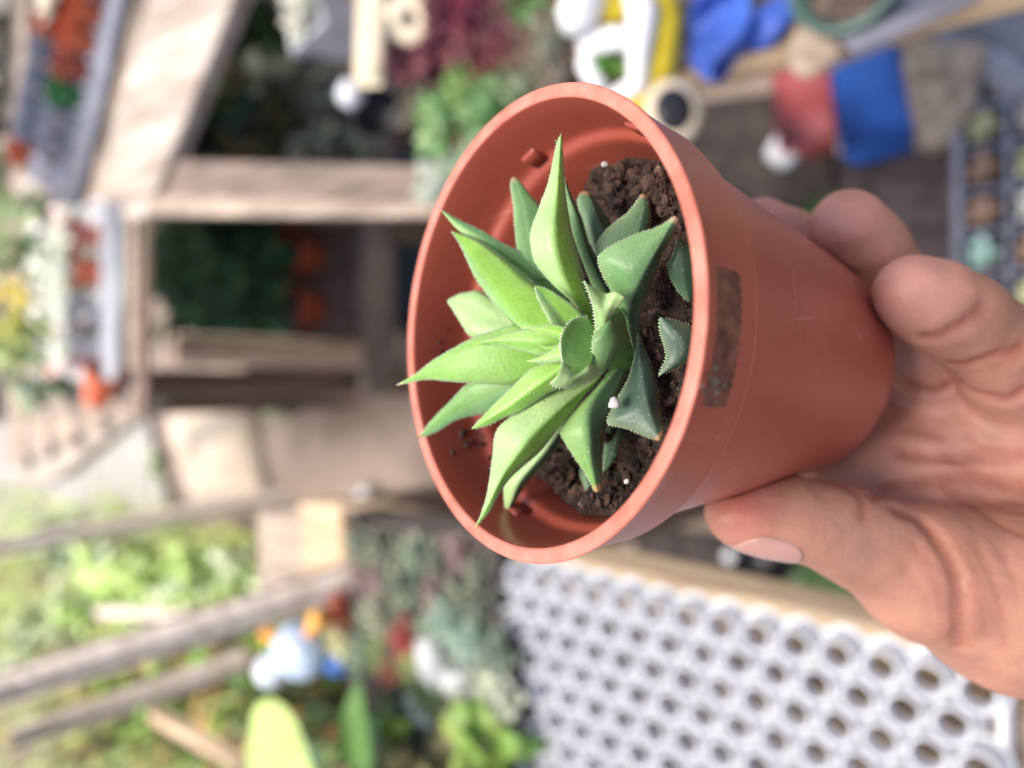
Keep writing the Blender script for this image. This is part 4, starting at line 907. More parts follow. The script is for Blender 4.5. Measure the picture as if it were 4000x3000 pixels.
broad(1360,3060,ZL+.07,'plant with blue-green upright leaves beside the large leaf',[(1.1,.5,.085,.04,TE,.08),(2.6,.5,.06,.03,TE,.07),(-.6,.4,.07,.035,(.2,.34,.2),.07)],2)
for x,y,lb,c1,c2,sd_ in((1540,2900,'bushy bright green plant with yellow streaked leaves',(.14,.30,.03),(.48,.58,.12),3),(1880,2960,'low lime plant touching the white tray near the frame edge',(.16,.34,.05),(.44,.52,.14),4),(1700,2960,'brownish green plant between the two bright ones',(.16,.13,.06),(.36,.34,.16),5)):
    w_=G(x,y,ZL+.04); shrub('leafy_plant',(w_[0],w_[1],ZL),lb,.038,.06,60,c1,c2,300+sd_,ls=.034,wide=.6)

# glazed ornament
w_=G(1150,2560,ZL+.03); e=empty('glazed_ornament',(w_[0],w_[1],ZL),'pale blue and white glazed bird ornament with two orange feet','ornament')
def rel(x,y,z): return G(x,y,z)-np.array([w_[0],w_[1],ZL])
bc=rel(1175,2540,ZL+.045); hc_=rel(1062,2615,ZL+.06)
m=MB(); m.blob(bc,(.028,.033,.026),24,16,.05,seed=2); m.build('body',M_lblue,e)
m=MB(); m.blob(hc_,(.0175,.0175,.0175),22,14,.02,seed=1); m.tube([bc,(bc+hc_)/2,hc_],[.018,.0145,.012],16); m.build('head',M_wglaze,e)
for x,y in((1045,2478),(1238,2420)):
    c=rel(x,y,ZL+.05); m=MB(); m.blob(c,(.0095,.011,.0085),14,10,.08,seed=x); m.tube([bc,(bc+c)/2,c],[.008,.007,.006],10); m.build('foot',M_amber,e)
m=MB(); m.blob(rel(1310,2590,ZL+.03),(.013,.016,.011),16,10,.1,seed=4); m.tube([bc,rel(1260,2575,ZL+.035),rel(1310,2590,ZL+.03)],[.013,.012,.008],12); m.build('tail',M_blue,e)
m=MB(); m.lathe([(.0001,0),(.02,0),(.021,.004),(.016,.012),(.011,.02),(.0001,.024)],24,(bc[0],bc[1],0)); m.build('base',M_lplast,e)

# end board of the bench with a block of pale wood
_c=onz(1220,2160,.93); e=empty('low_stand',(_c[0],_c[1],0),'brown wooden stand beyond the end of the bench','stand')
slab([(1000,1990),(1440,1985),(1440,2330),(1010,2340)],.93,.025,M_wood,'stand_top',parent=e)
for x,y in((1060,2040),(1400,2040),(1060,2290),(1400,2290)):
    w_=onz(x,y,.9); b=MB(); b.beam((w_[0],w_[1],0),(w_[0],w_[1],.903),.03,.03,up=(0,1,0)); b.build('leg',M_brown,e,world=True)
slab([(1165,1965),(1330,1960),(1355,2270),(1180,2285)],.975,.044,M_pale,'wood_block',lab='pale tan block of wood lying on the brown stand',cat='wood block')

# ---------------------------------------------------- posts
def post(p0,x1,y1,wd,lab,m,below=0):
    b=MB()
    b.beam((p0[0],p0[1],below),(p0[0],p0[1],2.3),wd,wd*.9,up=(0,1,0)); return tag(b.build('wooden_post',m,world=True),lab,'post')
b=MB(); b.beam(at(1400,2255,.775),at(-700,2905,.74),.034,.03,up=tuple(RT)); tag(b.build('wooden_post',M_grey,world=True),'thick grey timber post rising at the far end of the bench','post')
b=MB(); b.beam(at(1125,1936,2.57),at(-400,2205,2.40),.058,.05,up=tuple(RT)); tag(b.build('wooden_post',M_grey,world=True),'slim pale grey post standing on the earth floor','post')
b=MB(); b.beam(at(980,2570,.85),at(60,2885,.84),.025,.02); tag(b.build('wooden_stake',M_lit,world=True),'light yellow-brown stake slanting among the green leaves','stake')
b=MB(); b.beam(at(600,2790,1.0),at(960,2990,.9),.018,.014); tag(b.build('wooden_stake',M_pale,world=True),'short pale stake behind the slanting one, near the bottom edge','stake')
b=MB(); b.beam(at(380,2390,1.6),at(820,2400,1.55),.02,.015); tag(b.build('wooden_stake',M_grey,world=True),'thin brown stick lying in the bright foliage','stake')

# ---------------------------------------------------- the far table and the diagonal plank
ZB=.9
e=empty('far_table',(.15,1.3,0),'wooden table with white trays and orange pots across the path','table')
b=MB(); b.beam((-.06,1.300,ZB-.010),(.33,1.300,ZB-.010),.03,.012); b.build('front_rail',M_brown,e,world=True)
for i in range(5):
    y=1.375+i*.125; b=MB(); b.beam((-.06-.03*i,y,ZB-.012),(.95,y,ZB-.012),.115,.02); b.build('board',M_wood,e,world=True)
for x in(-.0,.36,.92):
    for y in(1.33,1.88):
        b=MB(); b.beam((x if y<1.5 else x-.05*(x<.1),y,0),(x if y<1.5 else x-.05*(x<.1),y,ZB-.024),.05,.05); b.build('leg',M_brown,e,world=True)
b=MB(); b.beam((.06,1.275,.36),(.06,1.275,ZB-.045),.055,.03,up=(0,1,0)); b.build('upright',M_tan,e,world=True)
b=MB(); b.beam((-.02,1.27,.40),(.50,1.27,.40),.03,.085); b.build('shelf_rail',M_dull,e,world=True)
b=MB(); b.box((.43,1.52,.415),(.94,.44,.02)); b.build('shelf',M_brown,e,world=True)
slab([(935,-70),(590,-70),(345,870),(565,850)],ZB+.004,.028,M_bleach,'wooden_plank',lab='broad bleached plank running diagonally beside the square pots',cat='plank')
slab([(1800,650),(1800,845),(560,838),(600,625)],ZB-.01,.03,M_dull,'wooden_rail',lab='long grey-brown rail from the plank to the held pot',cat='rail')
slab([(1790,800),(1790,850),(570,838),(570,760)],ZB+.002,.010,M_wood,'wooden_batten',lab='pale batten along the edge of the grey-brown rail',cat='batten')
slab([(560,1470),(620,1560),(200,1880),(60,1900),(430,1560)],ZB-.25,.03,M_bleach,'side_rail',lab='bleached rail slanting away from the far table corner',cat='rail')
slab([(340,1700),(600,1480),(650,1540),(250,1870)],.42,.03,M_pale,'side_stick',lab='pale stick slanting over the grey cloth',cat='stick')
# black sheets added as painted shade under the far table and right-hand bench
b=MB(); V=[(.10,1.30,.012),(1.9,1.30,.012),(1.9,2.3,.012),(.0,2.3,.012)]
b.box((.95,1.75,.006),(1.6,1.0,.008),bev=.002); tag(b.build('table_shade',M_black,world=True),'black sheet added as shade on the ground beneath the far table','shade_patch')
slab([(2600,520),(2600,1010),(900,560),(900,-200),(2600,-200)],.05,.02,M_black,'bench_shade',lab='black sheet added as shade on the ground under the right-hand bench',cat='shade_patch')

# trays + pots on the far table
def sqpot(b,c,s,h,rz,mi=0):
    R=np.array([[math.cos(rz),-math.sin(rz),0],[math.sin(rz),math.cos(rz),0],[0,0,1]]); V=[]
    for (k,z) in((.72,0),(.9,h*.8),(1.0,h*.8),(1.03,h),(.93,h),(.88,h*.85),(.68,.004)):
        for X,Y in((-1,-1),(1,-1),(1,1),(-1,1)):
            for dx,dy in(((.86,1) if X*Y>0 else (1,.86)),((1,.86) if X*Y>0 else (.86,1))): V.append((X*s/2*k*dx,Y*s/2*k*dy,z))
    n=8; Fs=[(i*n+j,i*n+(j+1)%n,(i+1)*n+(j+1)%n,(i+1)*n+j) for i in range(6) for j in range(n)]+[tuple(range(n))[::-1],tuple(range(48,56))]
    b.add(np.array(V)@R.T+np.asarray(c),Fs,mi); return b
# direction of the tray along the diagonal plank
pa_,pb_=onz(520,-40,ZB),onz(330,760,ZB); dv=(pb_-pa_)/np.linalg.norm(pb_-pa_); ang=math.atan2(dv[1],dv[0]); pv=np.array([-dv[1],dv[0],0]); pv=pv if pv[1]>0 else -pv
e=empty('grey_tray',((pa_+pb_)/2+pv*.075),'shallow grey tray holding two rows of square pots','tray')
b=MB(); Ltr=np.linalg.norm(pb_-pa_)+.06
for (ox,oy,sx,sy,sz) in((0,0,Ltr,.15,.008),(0,-.078,Ltr,.008,.03),(0,.078,Ltr,.008,.03),(Ltr/2,0,.008,.15,.03),(-Ltr/2,0,.008,.15,.03)):
    R=np.array([[math.cos(ang),-math.sin(ang),0],[math.sin(ang),math.cos(ang),0],[0,0,1]]); sg=1 if (R@np.array([0,1,0]))@pv>0 else -1
    b.box(R@np.array([ox,oy*sg,0])+np.array([0,0,.008+sz/2]),(sx,sy,sz),rz=ang,bev=.002)
b.build('tray_shell',M_gplast,e)
rows=[(.032,[(M_orange,'orange'),(M_orange,'orange'),(M_orange,'orange'),(M_orange2,'brick red'),(M_green,'green'),(M_gplast,'grey'),(M_gplast,'grey'),(M_lplast,'light grey')]),
      (.108,[(M_orange,'orange'),(M_orange,'orange'),(M_orange,'orange'),(M_gplast,'grey'),(M_gplast,'grey'),(M_gplast,'grey'),(M_gplast,'grey'),(M_orange,'orange')])]
WORD=['first','second','third','fourth','fifth','sixth','seventh','last']
st_=(Ltr-.05)/8
for ri,(o_,cs) in enumerate(rows):
    for i,(mm_,nm) in enumerate(cs):
        c=pa_-dv*.0+dv*(i+.35)*st_+pv*o_; m=MB(); sqpot(m,(0,0,0),st_*.90,.062 if ri==0 else .078,ang)
        o=m.build('square_pot',mm_,loc=(c[0],c[1],ZB+.017),smooth=False); tag(o,f'{nm} square pot, {WORD[i]} from the top in the {"front" if ri==0 else "back"} row of the grey tray','pot','square pots in the grey tray')
m=MB(); 
e=potted('potted_rosette',tuple(pa_+dv*.07+pv*.07+np.array([0,0,.06])),'cream star-shaped succulent perched on the orange pots',r=.02,h=.03,seed=91,c1=(.6,.6,.42),c2=(.78,.7,.6),n=14,pr=.05,up=.25,wide=.25)
# white crate with orange pots
c=onz(500,1150,ZB)
e=empty('white_tray',(c[0]+.005,c[1]+.08,ZB),'white tray of little pots on the far table','tray')
b=MB(); b.box((0,0,.006),(.30,.12,.008)); b.box((0,-.06,.018),(.305,.007,.034)); b.box((0,.06,.018),(.305,.007,.034)); b.box((.152,0,.018),(.007,.12,.034)); b.box((-.152,0,.018),(.007,.12,.034)); b.build('tray_shell',M_tray,e)
for i,(x,pm,lb) in enumerate(((.10,M_orange,'orange pot with a pale plant, near the grey-brown rail'),(.035,M_orange,'orange pot with a white-green plant in the middle of the white tray'),(-.035,M_gplast,'grey pot in the white tray next to the orange ones'),(-.10,M_lplast,'light grey pot at the end of the white tray'))):
    potted('potted_seedling',(c[0]+.005+x,c[1]+.075,ZB+.010),lb,r=.027,h=.06,pm=pm,seed=40+i,c1=(.55,.62,.45),c2=(.8,.8,.75),n=22,pr=.045,up=.8,group='pots in the white tray')
m=m=MB(); roundpot(m,.03,.07); pz=onz(400,1500,ZB+.02); o=m.build('fallen_pot',M_orange,loc=(pz[0]-.03,pz[1],ZB+.03)); o.rotation_euler=(1.5,0,.9); tag(o,'empty orange pot lying on its side at the table corner','pot')
# plants standing behind on the far table
TB=[(330,980,.07,.09,110,(.62,.66,.50),(.80,.80,.72),'whitish leafy plant behind the orange pots',(.7,.5,.5)),
    (300,1120,.07,.10,110,(.60,.62,.48),(.82,.84,.78),'silvery plant in the middle of the far table',None),
    (340,1330,.07,.09,110,(.60,.55,.45),(.84,.80,.76),'pale pink and white plant behind the white tray end',(.6,.25,.25)),
    (200,920,.08,.12,120,(.20,.36,.12),(.40,.50,.22),'mid green plant behind the whitish one',(.75,.65,.7)),
    (190,1080,.08,.12,120,(.12,.30,.08),(.30,.44,.16),'dark green plant with maroon leaves on the far table',(.25,.08,.08)),
    (170,1230,.06,.12,100,(.45,.45,.08),(.72,.58,.10),'yellow flowering plant on the far table',(.8,.5,.05)),
    (180,1370,.08,.12,120,(.28,.42,.10),(.46,.56,.2),'olive green plant left of the yellow one',None),
    (230,1500,.08,.10,110,(.20,.34,.12),(.42,.50,.3),'green and white plant at the far table corner',(.8,.8,.8)),
    (60,1000,.10,.14,120,(.50,.56,.40),(.70,.74,.6),'washed-out pale plant at the left frame edge',None),
    (50,1250,.10,.12,120,(.35,.42,.22),(.6,.62,.45),'dusty green plant by the left frame edge',None)]
for i,(x,y,R,Ht,n,c1,c2,lb,c3) in enumerate(TB):
    w_=onz(x+60,y,ZB); shrub('leafy_plant',(w_[0],w_[1],ZB),lb,R,Ht,n,c1,c2,60+i,ls=.035,wide=.5,group='plants on the far table',c3=c3)
# flowers and greenery beyond the square pots
e=empty('back_table',(1.0,2.5,0),'long pale table far behind the square pots','table')
b=MB()
b.box((.75,2.25,.80),(1.7,.5,.03)); b.build('table_top',M_bleach,e,world=True)
for x in(.0,1.5):
    for y in(2.05,2.45): b=MB(); b.beam((x,y,0),(x,y,.785),.05,.05); b.build('leg',M_grey,e,world=True)
FL=[(120,60,(.75,.45,.52),(.5,.62,.35),'pink flowering plant nearest the top left corner'),(110,200,(.8,.62,.62),(.45,.55,.3),'pale pink flowering plant left of the square pots'),(110,330,(.78,.6,.55),(.35,.48,.25),'salmon flowering plant beyond the grey pots'),(105,470,(.70,.6,.5),(.3,.42,.22),'green plant with sparse pink flowers'),(110,610,(.3,.42,.22),(.5,.6,.35),'green leafy plant beyond the last square pots'),(130,760,(.35,.48,.15),(.6,.65,.3),'yellowish green plant beside the grey tray end')]
for i,(x,y,c1,c2,lb) in enumerate(FL):
    w_=onz(x,y,.9); w_=onz(x+30,y,.82) if True else w_; sc=2.15/w_[1]; w_=(CAM+(w_-CAM)*1.0)
    shrub('flowering_plant',(w_[0],max(w_[1],2.08),.816),lb,.10,.16,130,c1,c2,80+i,ls=.04,wide=.6,group='plants on the back table',c3=(.85,.85,.8))

# lower shelf: dark foliage in orange pots
SH=[(1180,1010,M_orange,'dark green plant in an orange pot on the lower shelf'),(1185,1210,M_orange,'dark green plant in a second orange pot by the tan plank'),(1120,880,M_orange2,'dark green plant in a brick red pot next to the rail')]
for i,(x,y,pm,lb) in enumerate(SH):
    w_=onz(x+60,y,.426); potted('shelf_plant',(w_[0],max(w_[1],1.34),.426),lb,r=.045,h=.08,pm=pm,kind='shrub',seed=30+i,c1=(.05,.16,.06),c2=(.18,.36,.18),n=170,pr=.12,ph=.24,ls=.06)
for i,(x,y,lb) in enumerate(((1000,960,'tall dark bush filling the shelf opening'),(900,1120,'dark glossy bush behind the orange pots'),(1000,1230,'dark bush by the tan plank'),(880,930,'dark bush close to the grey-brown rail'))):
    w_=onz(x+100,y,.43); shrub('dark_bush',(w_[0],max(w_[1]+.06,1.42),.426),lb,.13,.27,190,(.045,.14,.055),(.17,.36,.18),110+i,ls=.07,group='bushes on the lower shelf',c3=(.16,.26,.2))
m=MB(); m.blob((0,0,.03),(.03,.022,.035),14,10,.2,seed=4); w_=onz(820,1230,.45); tag(m.build('pale_stone',M_pebble,loc=tuple(w_)),'pale grey stone in the dark under the far table','stone')

# ---------------------------------------------------- right-hand bench
ZR=.9; XE=.262
e=empty('display_bench',(.5,.2,0),'wooden display bench with a pale front edge plank, crowded with succulents','bench')
b=MB(); b.beam((XE+.012,-.3,ZR-.012),(XE+.012,.60,ZR-.012),.026,.05); b.build('edge_plank',M_pale,e,world=True)
for i in range(5):
    x=XE+.026+.06+i*.125; b=MB(); b.beam((x,-.3,ZR-.016),(x,.60,ZR-.016),.117,.02); b.build('board',M_wood,e,world=True)
for x in(XE+.05,.80):
    for y in(-.25,.55): b=MB(); b.beam((x,y,0),(x,y,ZR-.028),.05,.05); b.build('leg',M_brown,e,world=True)
PU1,PU2=(.07,.018,.03),(.17,.06,.085); PG1,PG2=(.05,.16,.04),(.27,.43,.20)
RB=[(1700,110,PU1,PU2,'dark purple rosette beside the cream ornament'),(1830,40,PU1,(.24,.03,.07),'magenta-tinged purple rosette at the top frame edge'),(1960,90,PU1,PU2,'purple rosette left of the green ones, near the top edge'),(1800,210,(.12,.03,.04),(.24,.10,.12),'dull plum rosette in the middle of the purple group'),(1640,260,(.14,.03,.05),(.26,.10,.12),'plum rosette next to the black pot'),(1930,240,PU1,(.2,.05,.05),'dark wine rosette above the pale green ones'),
    (2060,60,PG1,PG2,'light green rosette by the white and yellow toy'),(2010,330,(.12,.2,.08),(.36,.42,.3),'grey-green rosette above the held pot'),(1900,400,PG1,PG2,'pale green rosette in the second row above the held pot'),(1790,330,PG1,(.3,.45,.15),'fresh green rosette under the plum ones'),(1840,520,PG1,(.50,.60,.42),'whitish green rosette with wide leaves'),(1700,480,(.16,.34,.12),(.35,.48,.25),'bright green rosette beside the black pot'),(1740,620,(.22,.34,.2),(.50,.58,.46),'large pale rosette at the corner of the bench'),(1650,700,(.3,.36,.3),(.58,.62,.55),'silvery rosette over the end of the rail'),(2120,190,(.2,.22,.16),(.3,.3,.24),'brownish green rosette near the toy'),(2160,300,(.14,.12,.1),(.26,.22,.18),'small brown rosette close to the pot rim'),(2080,430,(.2,.3,.16),(.34,.42,.26),'sage green rosette just above the pot rim'),(1950,560,PG1,PG2,'pale green rosette just left of the pot rim'),
 (1560,200,PU1,(.15,.05,.07),'dark plum rosette tucked behind the cream disc'),(1720,-20,PU1,(.13,.03,.05),'blackish purple rosette cut by the top frame edge'),(2060,200,(.12,.04,.05),(.22,.12,.1),'brownish wine rosette between purple and grey-green ones'),(1900,320,(.1,.2,.06),(.2,.4,.12),'leafy mid green plant between the purple and pale rosettes'),(1620,380,(.1,.09,.06),(.2,.16,.13),'dry brown rosette beside the pink pebble'),(2000,-20,(.16,.05,.06),(.1,.2,.06),'mixed red and green rosette at the top frame edge')]
for i,(x,y,c1,c2,lb) in enumerate(RB):
    w_=onz(x,y,ZR+.05); potted('potted_rosette',(w_[0],w_[1],ZR-.004 if w_[0]>XE else ZR-.02),lb,r=.026,h=.042,pm=M_orange2 if i%3 else M_orange,seed=i+130,c1=c1,c2=c2,n=26,pr=.034+.010*((i*7)%3)/2,up=.8,wide=.34)
# cream ornament: a paddle with a round holed end
e=empty('cream_paddle',tuple(onz(1500,150,ZR+.05)),'cream wooden paddle with a holed disc lying over the plants','ornament'); o0=np.array(e.location)
m=MB(); A_=at(1450,-60,.80)-o0; B_=at(1440,330,.76)-o0; m.beam(A_,B_,.028,.008,up=tuple(-FW)); m.build('handle',M_cream,e)
m=MB(); fx=np.stack([-UP,RT,-FW],1); c_=at(1605,75,.79)-o0; m.lathe([(.0085,-.004),(.026,-.004),(.028,0),(.026,.004),(.0085,.004),(.0075,0),(.0085,-.004)],28,c_,fr=fx); m.build('disc',M_cream,e)
m=MB(); m.blob((0,0,0),(.015,.017,.014),14,10,.1,seed=2); tag(m.build('pebble',M_lplast,loc=tuple(at(1368,370,.82))),'pinkish white pebble at the tip of the cream paddle','pebble')
# black pot standing by
m=MB(); roundpot(m,.030,.060); w_=onz(1560,520,ZR); o=m.build('black_pot',M_black,loc=(w_[0],w_[1],ZR-.004)); o.rotation_euler=(.35,.1,0); tag(o,'tilted empty black pot between the rosettes and the paddle','pot')
# tin box and plants at the bench end
w_=onz(1260,90,ZR); e=empty('tin_planter',(w_[0],w_[1],ZR-.05),'dull silver square planter at the top edge behind the paddle','planter')
m=MB(); sqpot(m,(0,0,0),.075,.08,.3); m.build('shell',M_lplast,e,smooth=False)
rosette_mesh(.045,20,(.4,.42,.36),(.62,.6,.5),5,up=.7,c=(0,0,.07)).build('foliage',M_fleshy,e)
# low dark plants between bench and plank
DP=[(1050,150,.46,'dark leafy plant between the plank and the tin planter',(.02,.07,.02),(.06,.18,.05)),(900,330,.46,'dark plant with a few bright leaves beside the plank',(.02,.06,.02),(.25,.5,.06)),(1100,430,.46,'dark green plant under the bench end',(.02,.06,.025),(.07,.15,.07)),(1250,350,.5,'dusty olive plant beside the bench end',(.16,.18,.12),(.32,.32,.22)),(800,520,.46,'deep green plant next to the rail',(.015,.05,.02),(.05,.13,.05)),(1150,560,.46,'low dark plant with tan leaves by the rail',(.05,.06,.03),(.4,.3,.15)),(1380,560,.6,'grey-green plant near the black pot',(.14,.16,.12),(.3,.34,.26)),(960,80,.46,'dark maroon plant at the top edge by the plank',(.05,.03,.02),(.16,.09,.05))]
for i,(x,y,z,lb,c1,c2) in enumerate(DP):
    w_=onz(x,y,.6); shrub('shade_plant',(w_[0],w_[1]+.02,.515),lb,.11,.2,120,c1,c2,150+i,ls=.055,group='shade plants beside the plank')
for i,(x,y,pm,lb) in enumerate(((1230,610,M_orange2,'brick red pot in shadow beside the rail'),(1040,290,M_orange2,'brick red pot half hidden by dark leaves'),(1170,590,M_tray,'small white pot in shadow beside the red pot'))):
    m=MB(); roundpot(m,.03 if i else .036,.05); w_=onz(x,y,.55); tag(m.build('empty_pot',pm,loc=(w_[0],w_[1],.511)),lb,'pot')
w_=onz(1180,400,.42); m=MB(); m.box((w_[0]+.03,w_[1]-.02,.50),(.56,.60,.02)); tag(m.build('low_board',M_brown,world=True),'dark board carrying the shade plants','board')

slab([(2560,420),(3200,330),(3350,1250),(2600,1250)],.035,.02,M_dark,'dark_patch',lab='dark patch added as bench shade between the bench edge and the middle finger',cat='mat')  # added sheet that puts the under-bench shade into the ground colour
# toy truck planter: yellow and white, round wheel
o0=onz(2440,230,ZR+.03); e=empty('toy_cart',tuple(o0),'white and yellow toy cart with a dark wheel and a green plant inside','toy')
def R_(x,y,z): return onz(x,y,z)-o0
m=MB(); 
for a,c,r_ in(((2300,-40),(2260,130),.012),): m.tube([R_(*a,ZR+.075),R_(2255,60,ZR+.075),R_(*c,ZR+.07)],[.017,.018,.013],14)
m.build('cab',M_whitep,e)
m=MB(); m.tube([R_(2480,-60,ZR+.05),R_(2510,60,ZR+.055),R_(2495,200,ZR+.055),R_(2490,330,ZR+.05),R_(2380,400,ZR+.045)],[.012,.013,.010,.009,.008],12); m.tube([R_(2290,170,ZR+.05),R_(2400,150,ZR+.055),R_(2495,150,ZR+.055)],[.012,.010,.009],12); m.tube([R_(2300,170,ZR+.05),R_(2290,260,ZR+.05),R_(2350,360,ZR+.05)],[.009,.008,.008],10); m.build('frame',M_whitep,e)
m=MB(); m.tube([R_(2560,-60,ZR+.03),R_(2590,100,ZR+.03),R_(2570,260,ZR+.03),R_(2490,390,ZR+.035),R_(2440,420,ZR+.03)],[.014,.016,.016,.013,.009],14); m.tube([R_(2330,60,ZR+.05),R_(2390,40,ZR+.05),R_(2440,10,ZR+.05)],[.013,.015,.012],12); m.build('fender',M_yellow,e)
m=MB(); fx2=np.array([[0,0,1.],[1,0,0],[0,1,0]]).T
wc=R_(2650,440,ZR+.01); wc=R_(2625,440,ZR+.03); m.lathe([(.0001,-.008),(.017,-.008),(.019,-.004),(.019,.004),(.017,.008),(.0001,.008)],28,wc,fr=np.stack([-UP*.9+FW*.1,RT,-FW],1)); m.build('wheel',M_black,e)
m=MB(); m.lathe([(.019,-.007),(.026,-.006),(.027,0),(.026,.006),(.0185,.007)],28,wc,fr=np.stack([-UP*.9+FW*.1,RT,-FW],1)); m.build('wheel_arch',M_cream,e)
m=MB(); rosette_mesh(.03,16,(.10,.30,.05),(.22,.44,.12),77,up=.9,c=tuple(R_(2370,290,ZR+.03)),b=m); m.build('foliage',M_fleshy,e)
# crumpled blue sheet
N=22; C4=[onz(2700,-90,ZR+.06),onz(2960,-60,ZR+.05),onz(2935,200,ZR+.03),onz(2740,330,ZR+.03),onz(2680,240,ZR+.02)]
m=MB(); q=np.random.default_rng(3); V=[]
pp=[(2720,2930,-90),(2705,2930,0),(2685,2935,100),(2685,2920,200),(2705,2850,270),(2760,2820,320)]
xs_=resamp(np.array(pp,float),N+1)
for i in range(N+1):
    for j in range(N+1):
        s=j/N; x=xs_[i][0]*(1-s)+xs_[i][1]*s; z=ZR+.035+.010*math.sin(s*6+i*.3)+.006*math.sin(i*.5+s*3)-.03*abs(s-.5)
        V.append(onz(x,xs_[i][2],z))
V=np.array(V); o_=len(V); V=np.concatenate([V,V-np.array([0,0,.003])]); W=N+1
Fs=[(i*W+j,i*W+j+1,(i+1)*W+j+1,(i+1)*W+j) for i in range(N) for j in range(N)]; Fs+=[tuple(o_+k for k in f[::-1]) for f in Fs]
Fs+=[(i*W,(i+1)*W,o_+(i+1)*W,o_+i*W) for i in range(N)]+[(i*W+N,o_+i*W+N,o_+(i+1)*W+N,(i+1)*W+N) for i in range(N)]+[(j,o_+j,o_+j+1,j+1) for j in range(N)]+[(N*W+j,N*W+j+1,o_+N*W+j+1,o_+N*W+j) for j in range(N)]
m.add(V,Fs); tag(m.build('plastic_bag',M_cobalt,world=True),'crumpled royal blue plastic bag lying on the bench edge','bag')
m=MB(); m.blob((0,0,0),(.02,.026,.012),14,10,.3,seed=8); w_=onz(3030,80,ZR+.012); tag(m.build('blue_scrap',M_cobalt,loc=tuple(w_)),'small blue scrap beside the dark green bowl','scrap')
# dark green bowl with soil
w_=onz(3320,-75,ZR+.03); e=empty('planter_bowl',(w_[0],w_[1],ZR-.004),'dark green glazed bowl with bare soil on the bench edge','bowl')
m=MB(); m.lathe([(.0001,0),(.024,0),(.034,.012),(.039,.035),(.0405,.045),(.037,.046),(.031,.040),(.028,.034),(.0001,.030)],36); m.build('bowl',M_teal,e)
m=MB(); m.blob((0,0,.034),(.029,.029,.006),18,8,.15,seed=1); m.build('soil',M_bsoil,e)
m=MB(); m.box((0,0,0),(.05,.10,.03)); w_=onz(3560,-20,ZR+.02); o=m.build('grey_box',M_gplast,loc=(w_[0]+.01,w_[1],ZR+.012)); o.rotation_euler=(0,0,.2); tag(o,'small grey box next to the dark green bowl','box')
m=MB(); m.blob((0,0,0),(.022,.018,.012),16,10,.15,seed=4); w_=onz(3180,170,ZR+.01); tag(m.build('pale_stone',M_stone,loc=tuple(w_)),'flat pale stone on the bench edge under the bowl','stone')

# ---------------------------------------------------- on the ground at lower right
slab([(3190,560),(3760,470),(3790,1180),(3350,1250),(3160,900)],.02,.016,M_mat,'weed_mat',lab='purplish grey woven mat on the ground behind the fingers',cat='mat')
slab([(3620,60),(4150,-40),(4150,330),(3850,520),(3700,330)],.03,.02,M_slate,'slate_sheet',lab='blue-grey sheet on the ground below the bench edge',cat='sheet')
def crate(x,y,sx,sy,h,rz,m_,name,lab,cat):
    w_=onz(x,y,h*.7); e=empty(name,(w_[0],w_[1],.022),lab,cat,rz=rz); b=MB(); t=.006
    b.box((0,0,.004),(sx-.01,sy-.01,.008),bev=.001)
    for sx_,sy_,ox,oy in((t,sy,sx/2,0),(t,sy,-sx/2,0),(sx,t,0,sy/2),(sx,t,0,-sy/2)):
        for k in range(4): b.box((ox,oy,.010+h*(k+.5)/4.3),(sx_,sy_,h/4.3*.82),bev=.001)
    b.build('slats',m_,e); c=MB()
    c.box((sx/2,0,h),(t*1.6,sy+.01,.008));c.box((-sx/2,0,h),(t*1.6,sy+.01,.008));c.box((0,sy/2,h),(sx,t*1.6,.0085));c.box((0,-sy/2,h),(sx,t*1.6,.0085)); c.build('rim',m_,e); return e
w_=onz(3400,410,.09)
m=MB(); m.box((0,0,.045),(.165,.115,.09),bev=.008); 
m.box((0,0,.092),(.150,.100,.006),bev=.002)
o=m.build('blue_box',M_blue,loc=(w_[0],w_[1],.024)); o.rotation_euler=(0,0,.15); tag(o,'bright blue box on the ground below the bench','box')
m=MB(); m.box((0,0,0),(.16,.018,.085),bev=.004); w_=onz(3295,450,.07); o=m.build('cream_board',M_cream,loc=(w_[0],w_[1],.066)); o.rotation_euler=(0,0,.12); tag(o,'cream and yellow card wedged between the red pot and the blue box','card')
w_=onz(3160,420,.08); e=empty('red_planter',(w_[0],w_[1],.022),'faded red rectangular planter beside the blue box','planter',rz=.1)
m=MB(); m.box((0,0,.045),(.155,.09,.09),bev=.012); m.build('shell',M_red,e)
m=MB(); m.box((0,0,.094),(.165,.10,.012),bev=.004); m.build('rim',M_red,e)
m=MB(); m.blob((0,0,0),(.036,.055,.03),18,12,.1,seed=3,rot=.6); w_=onz(3110,560,.04); tag(m.build('white_stone',M_lplast,loc=(w_[0],w_[1],.05)),'whitish oval stone in front of the red planter','stone')
m=MB(); m.blob((0,0,0),(.075,.10,.05),22,14,.22,seed=12,rot=.9); w_=onz(3660,330,.05); tag(m.build('rock',M_stone,loc=(w_[0],w_[1],.05)),'large buff rock right of the blue box','rock')
m=MB(); m.blob((0,0,0),(.03,.11,.02),18,10,.15,seed=2,rot=-.7); w_=onz(3880,280,.05); tag(m.build('grey_stone',M_gplast,loc=(w_[0],w_[1],.04)),'long grey stone on the blue-grey sheet','stone')
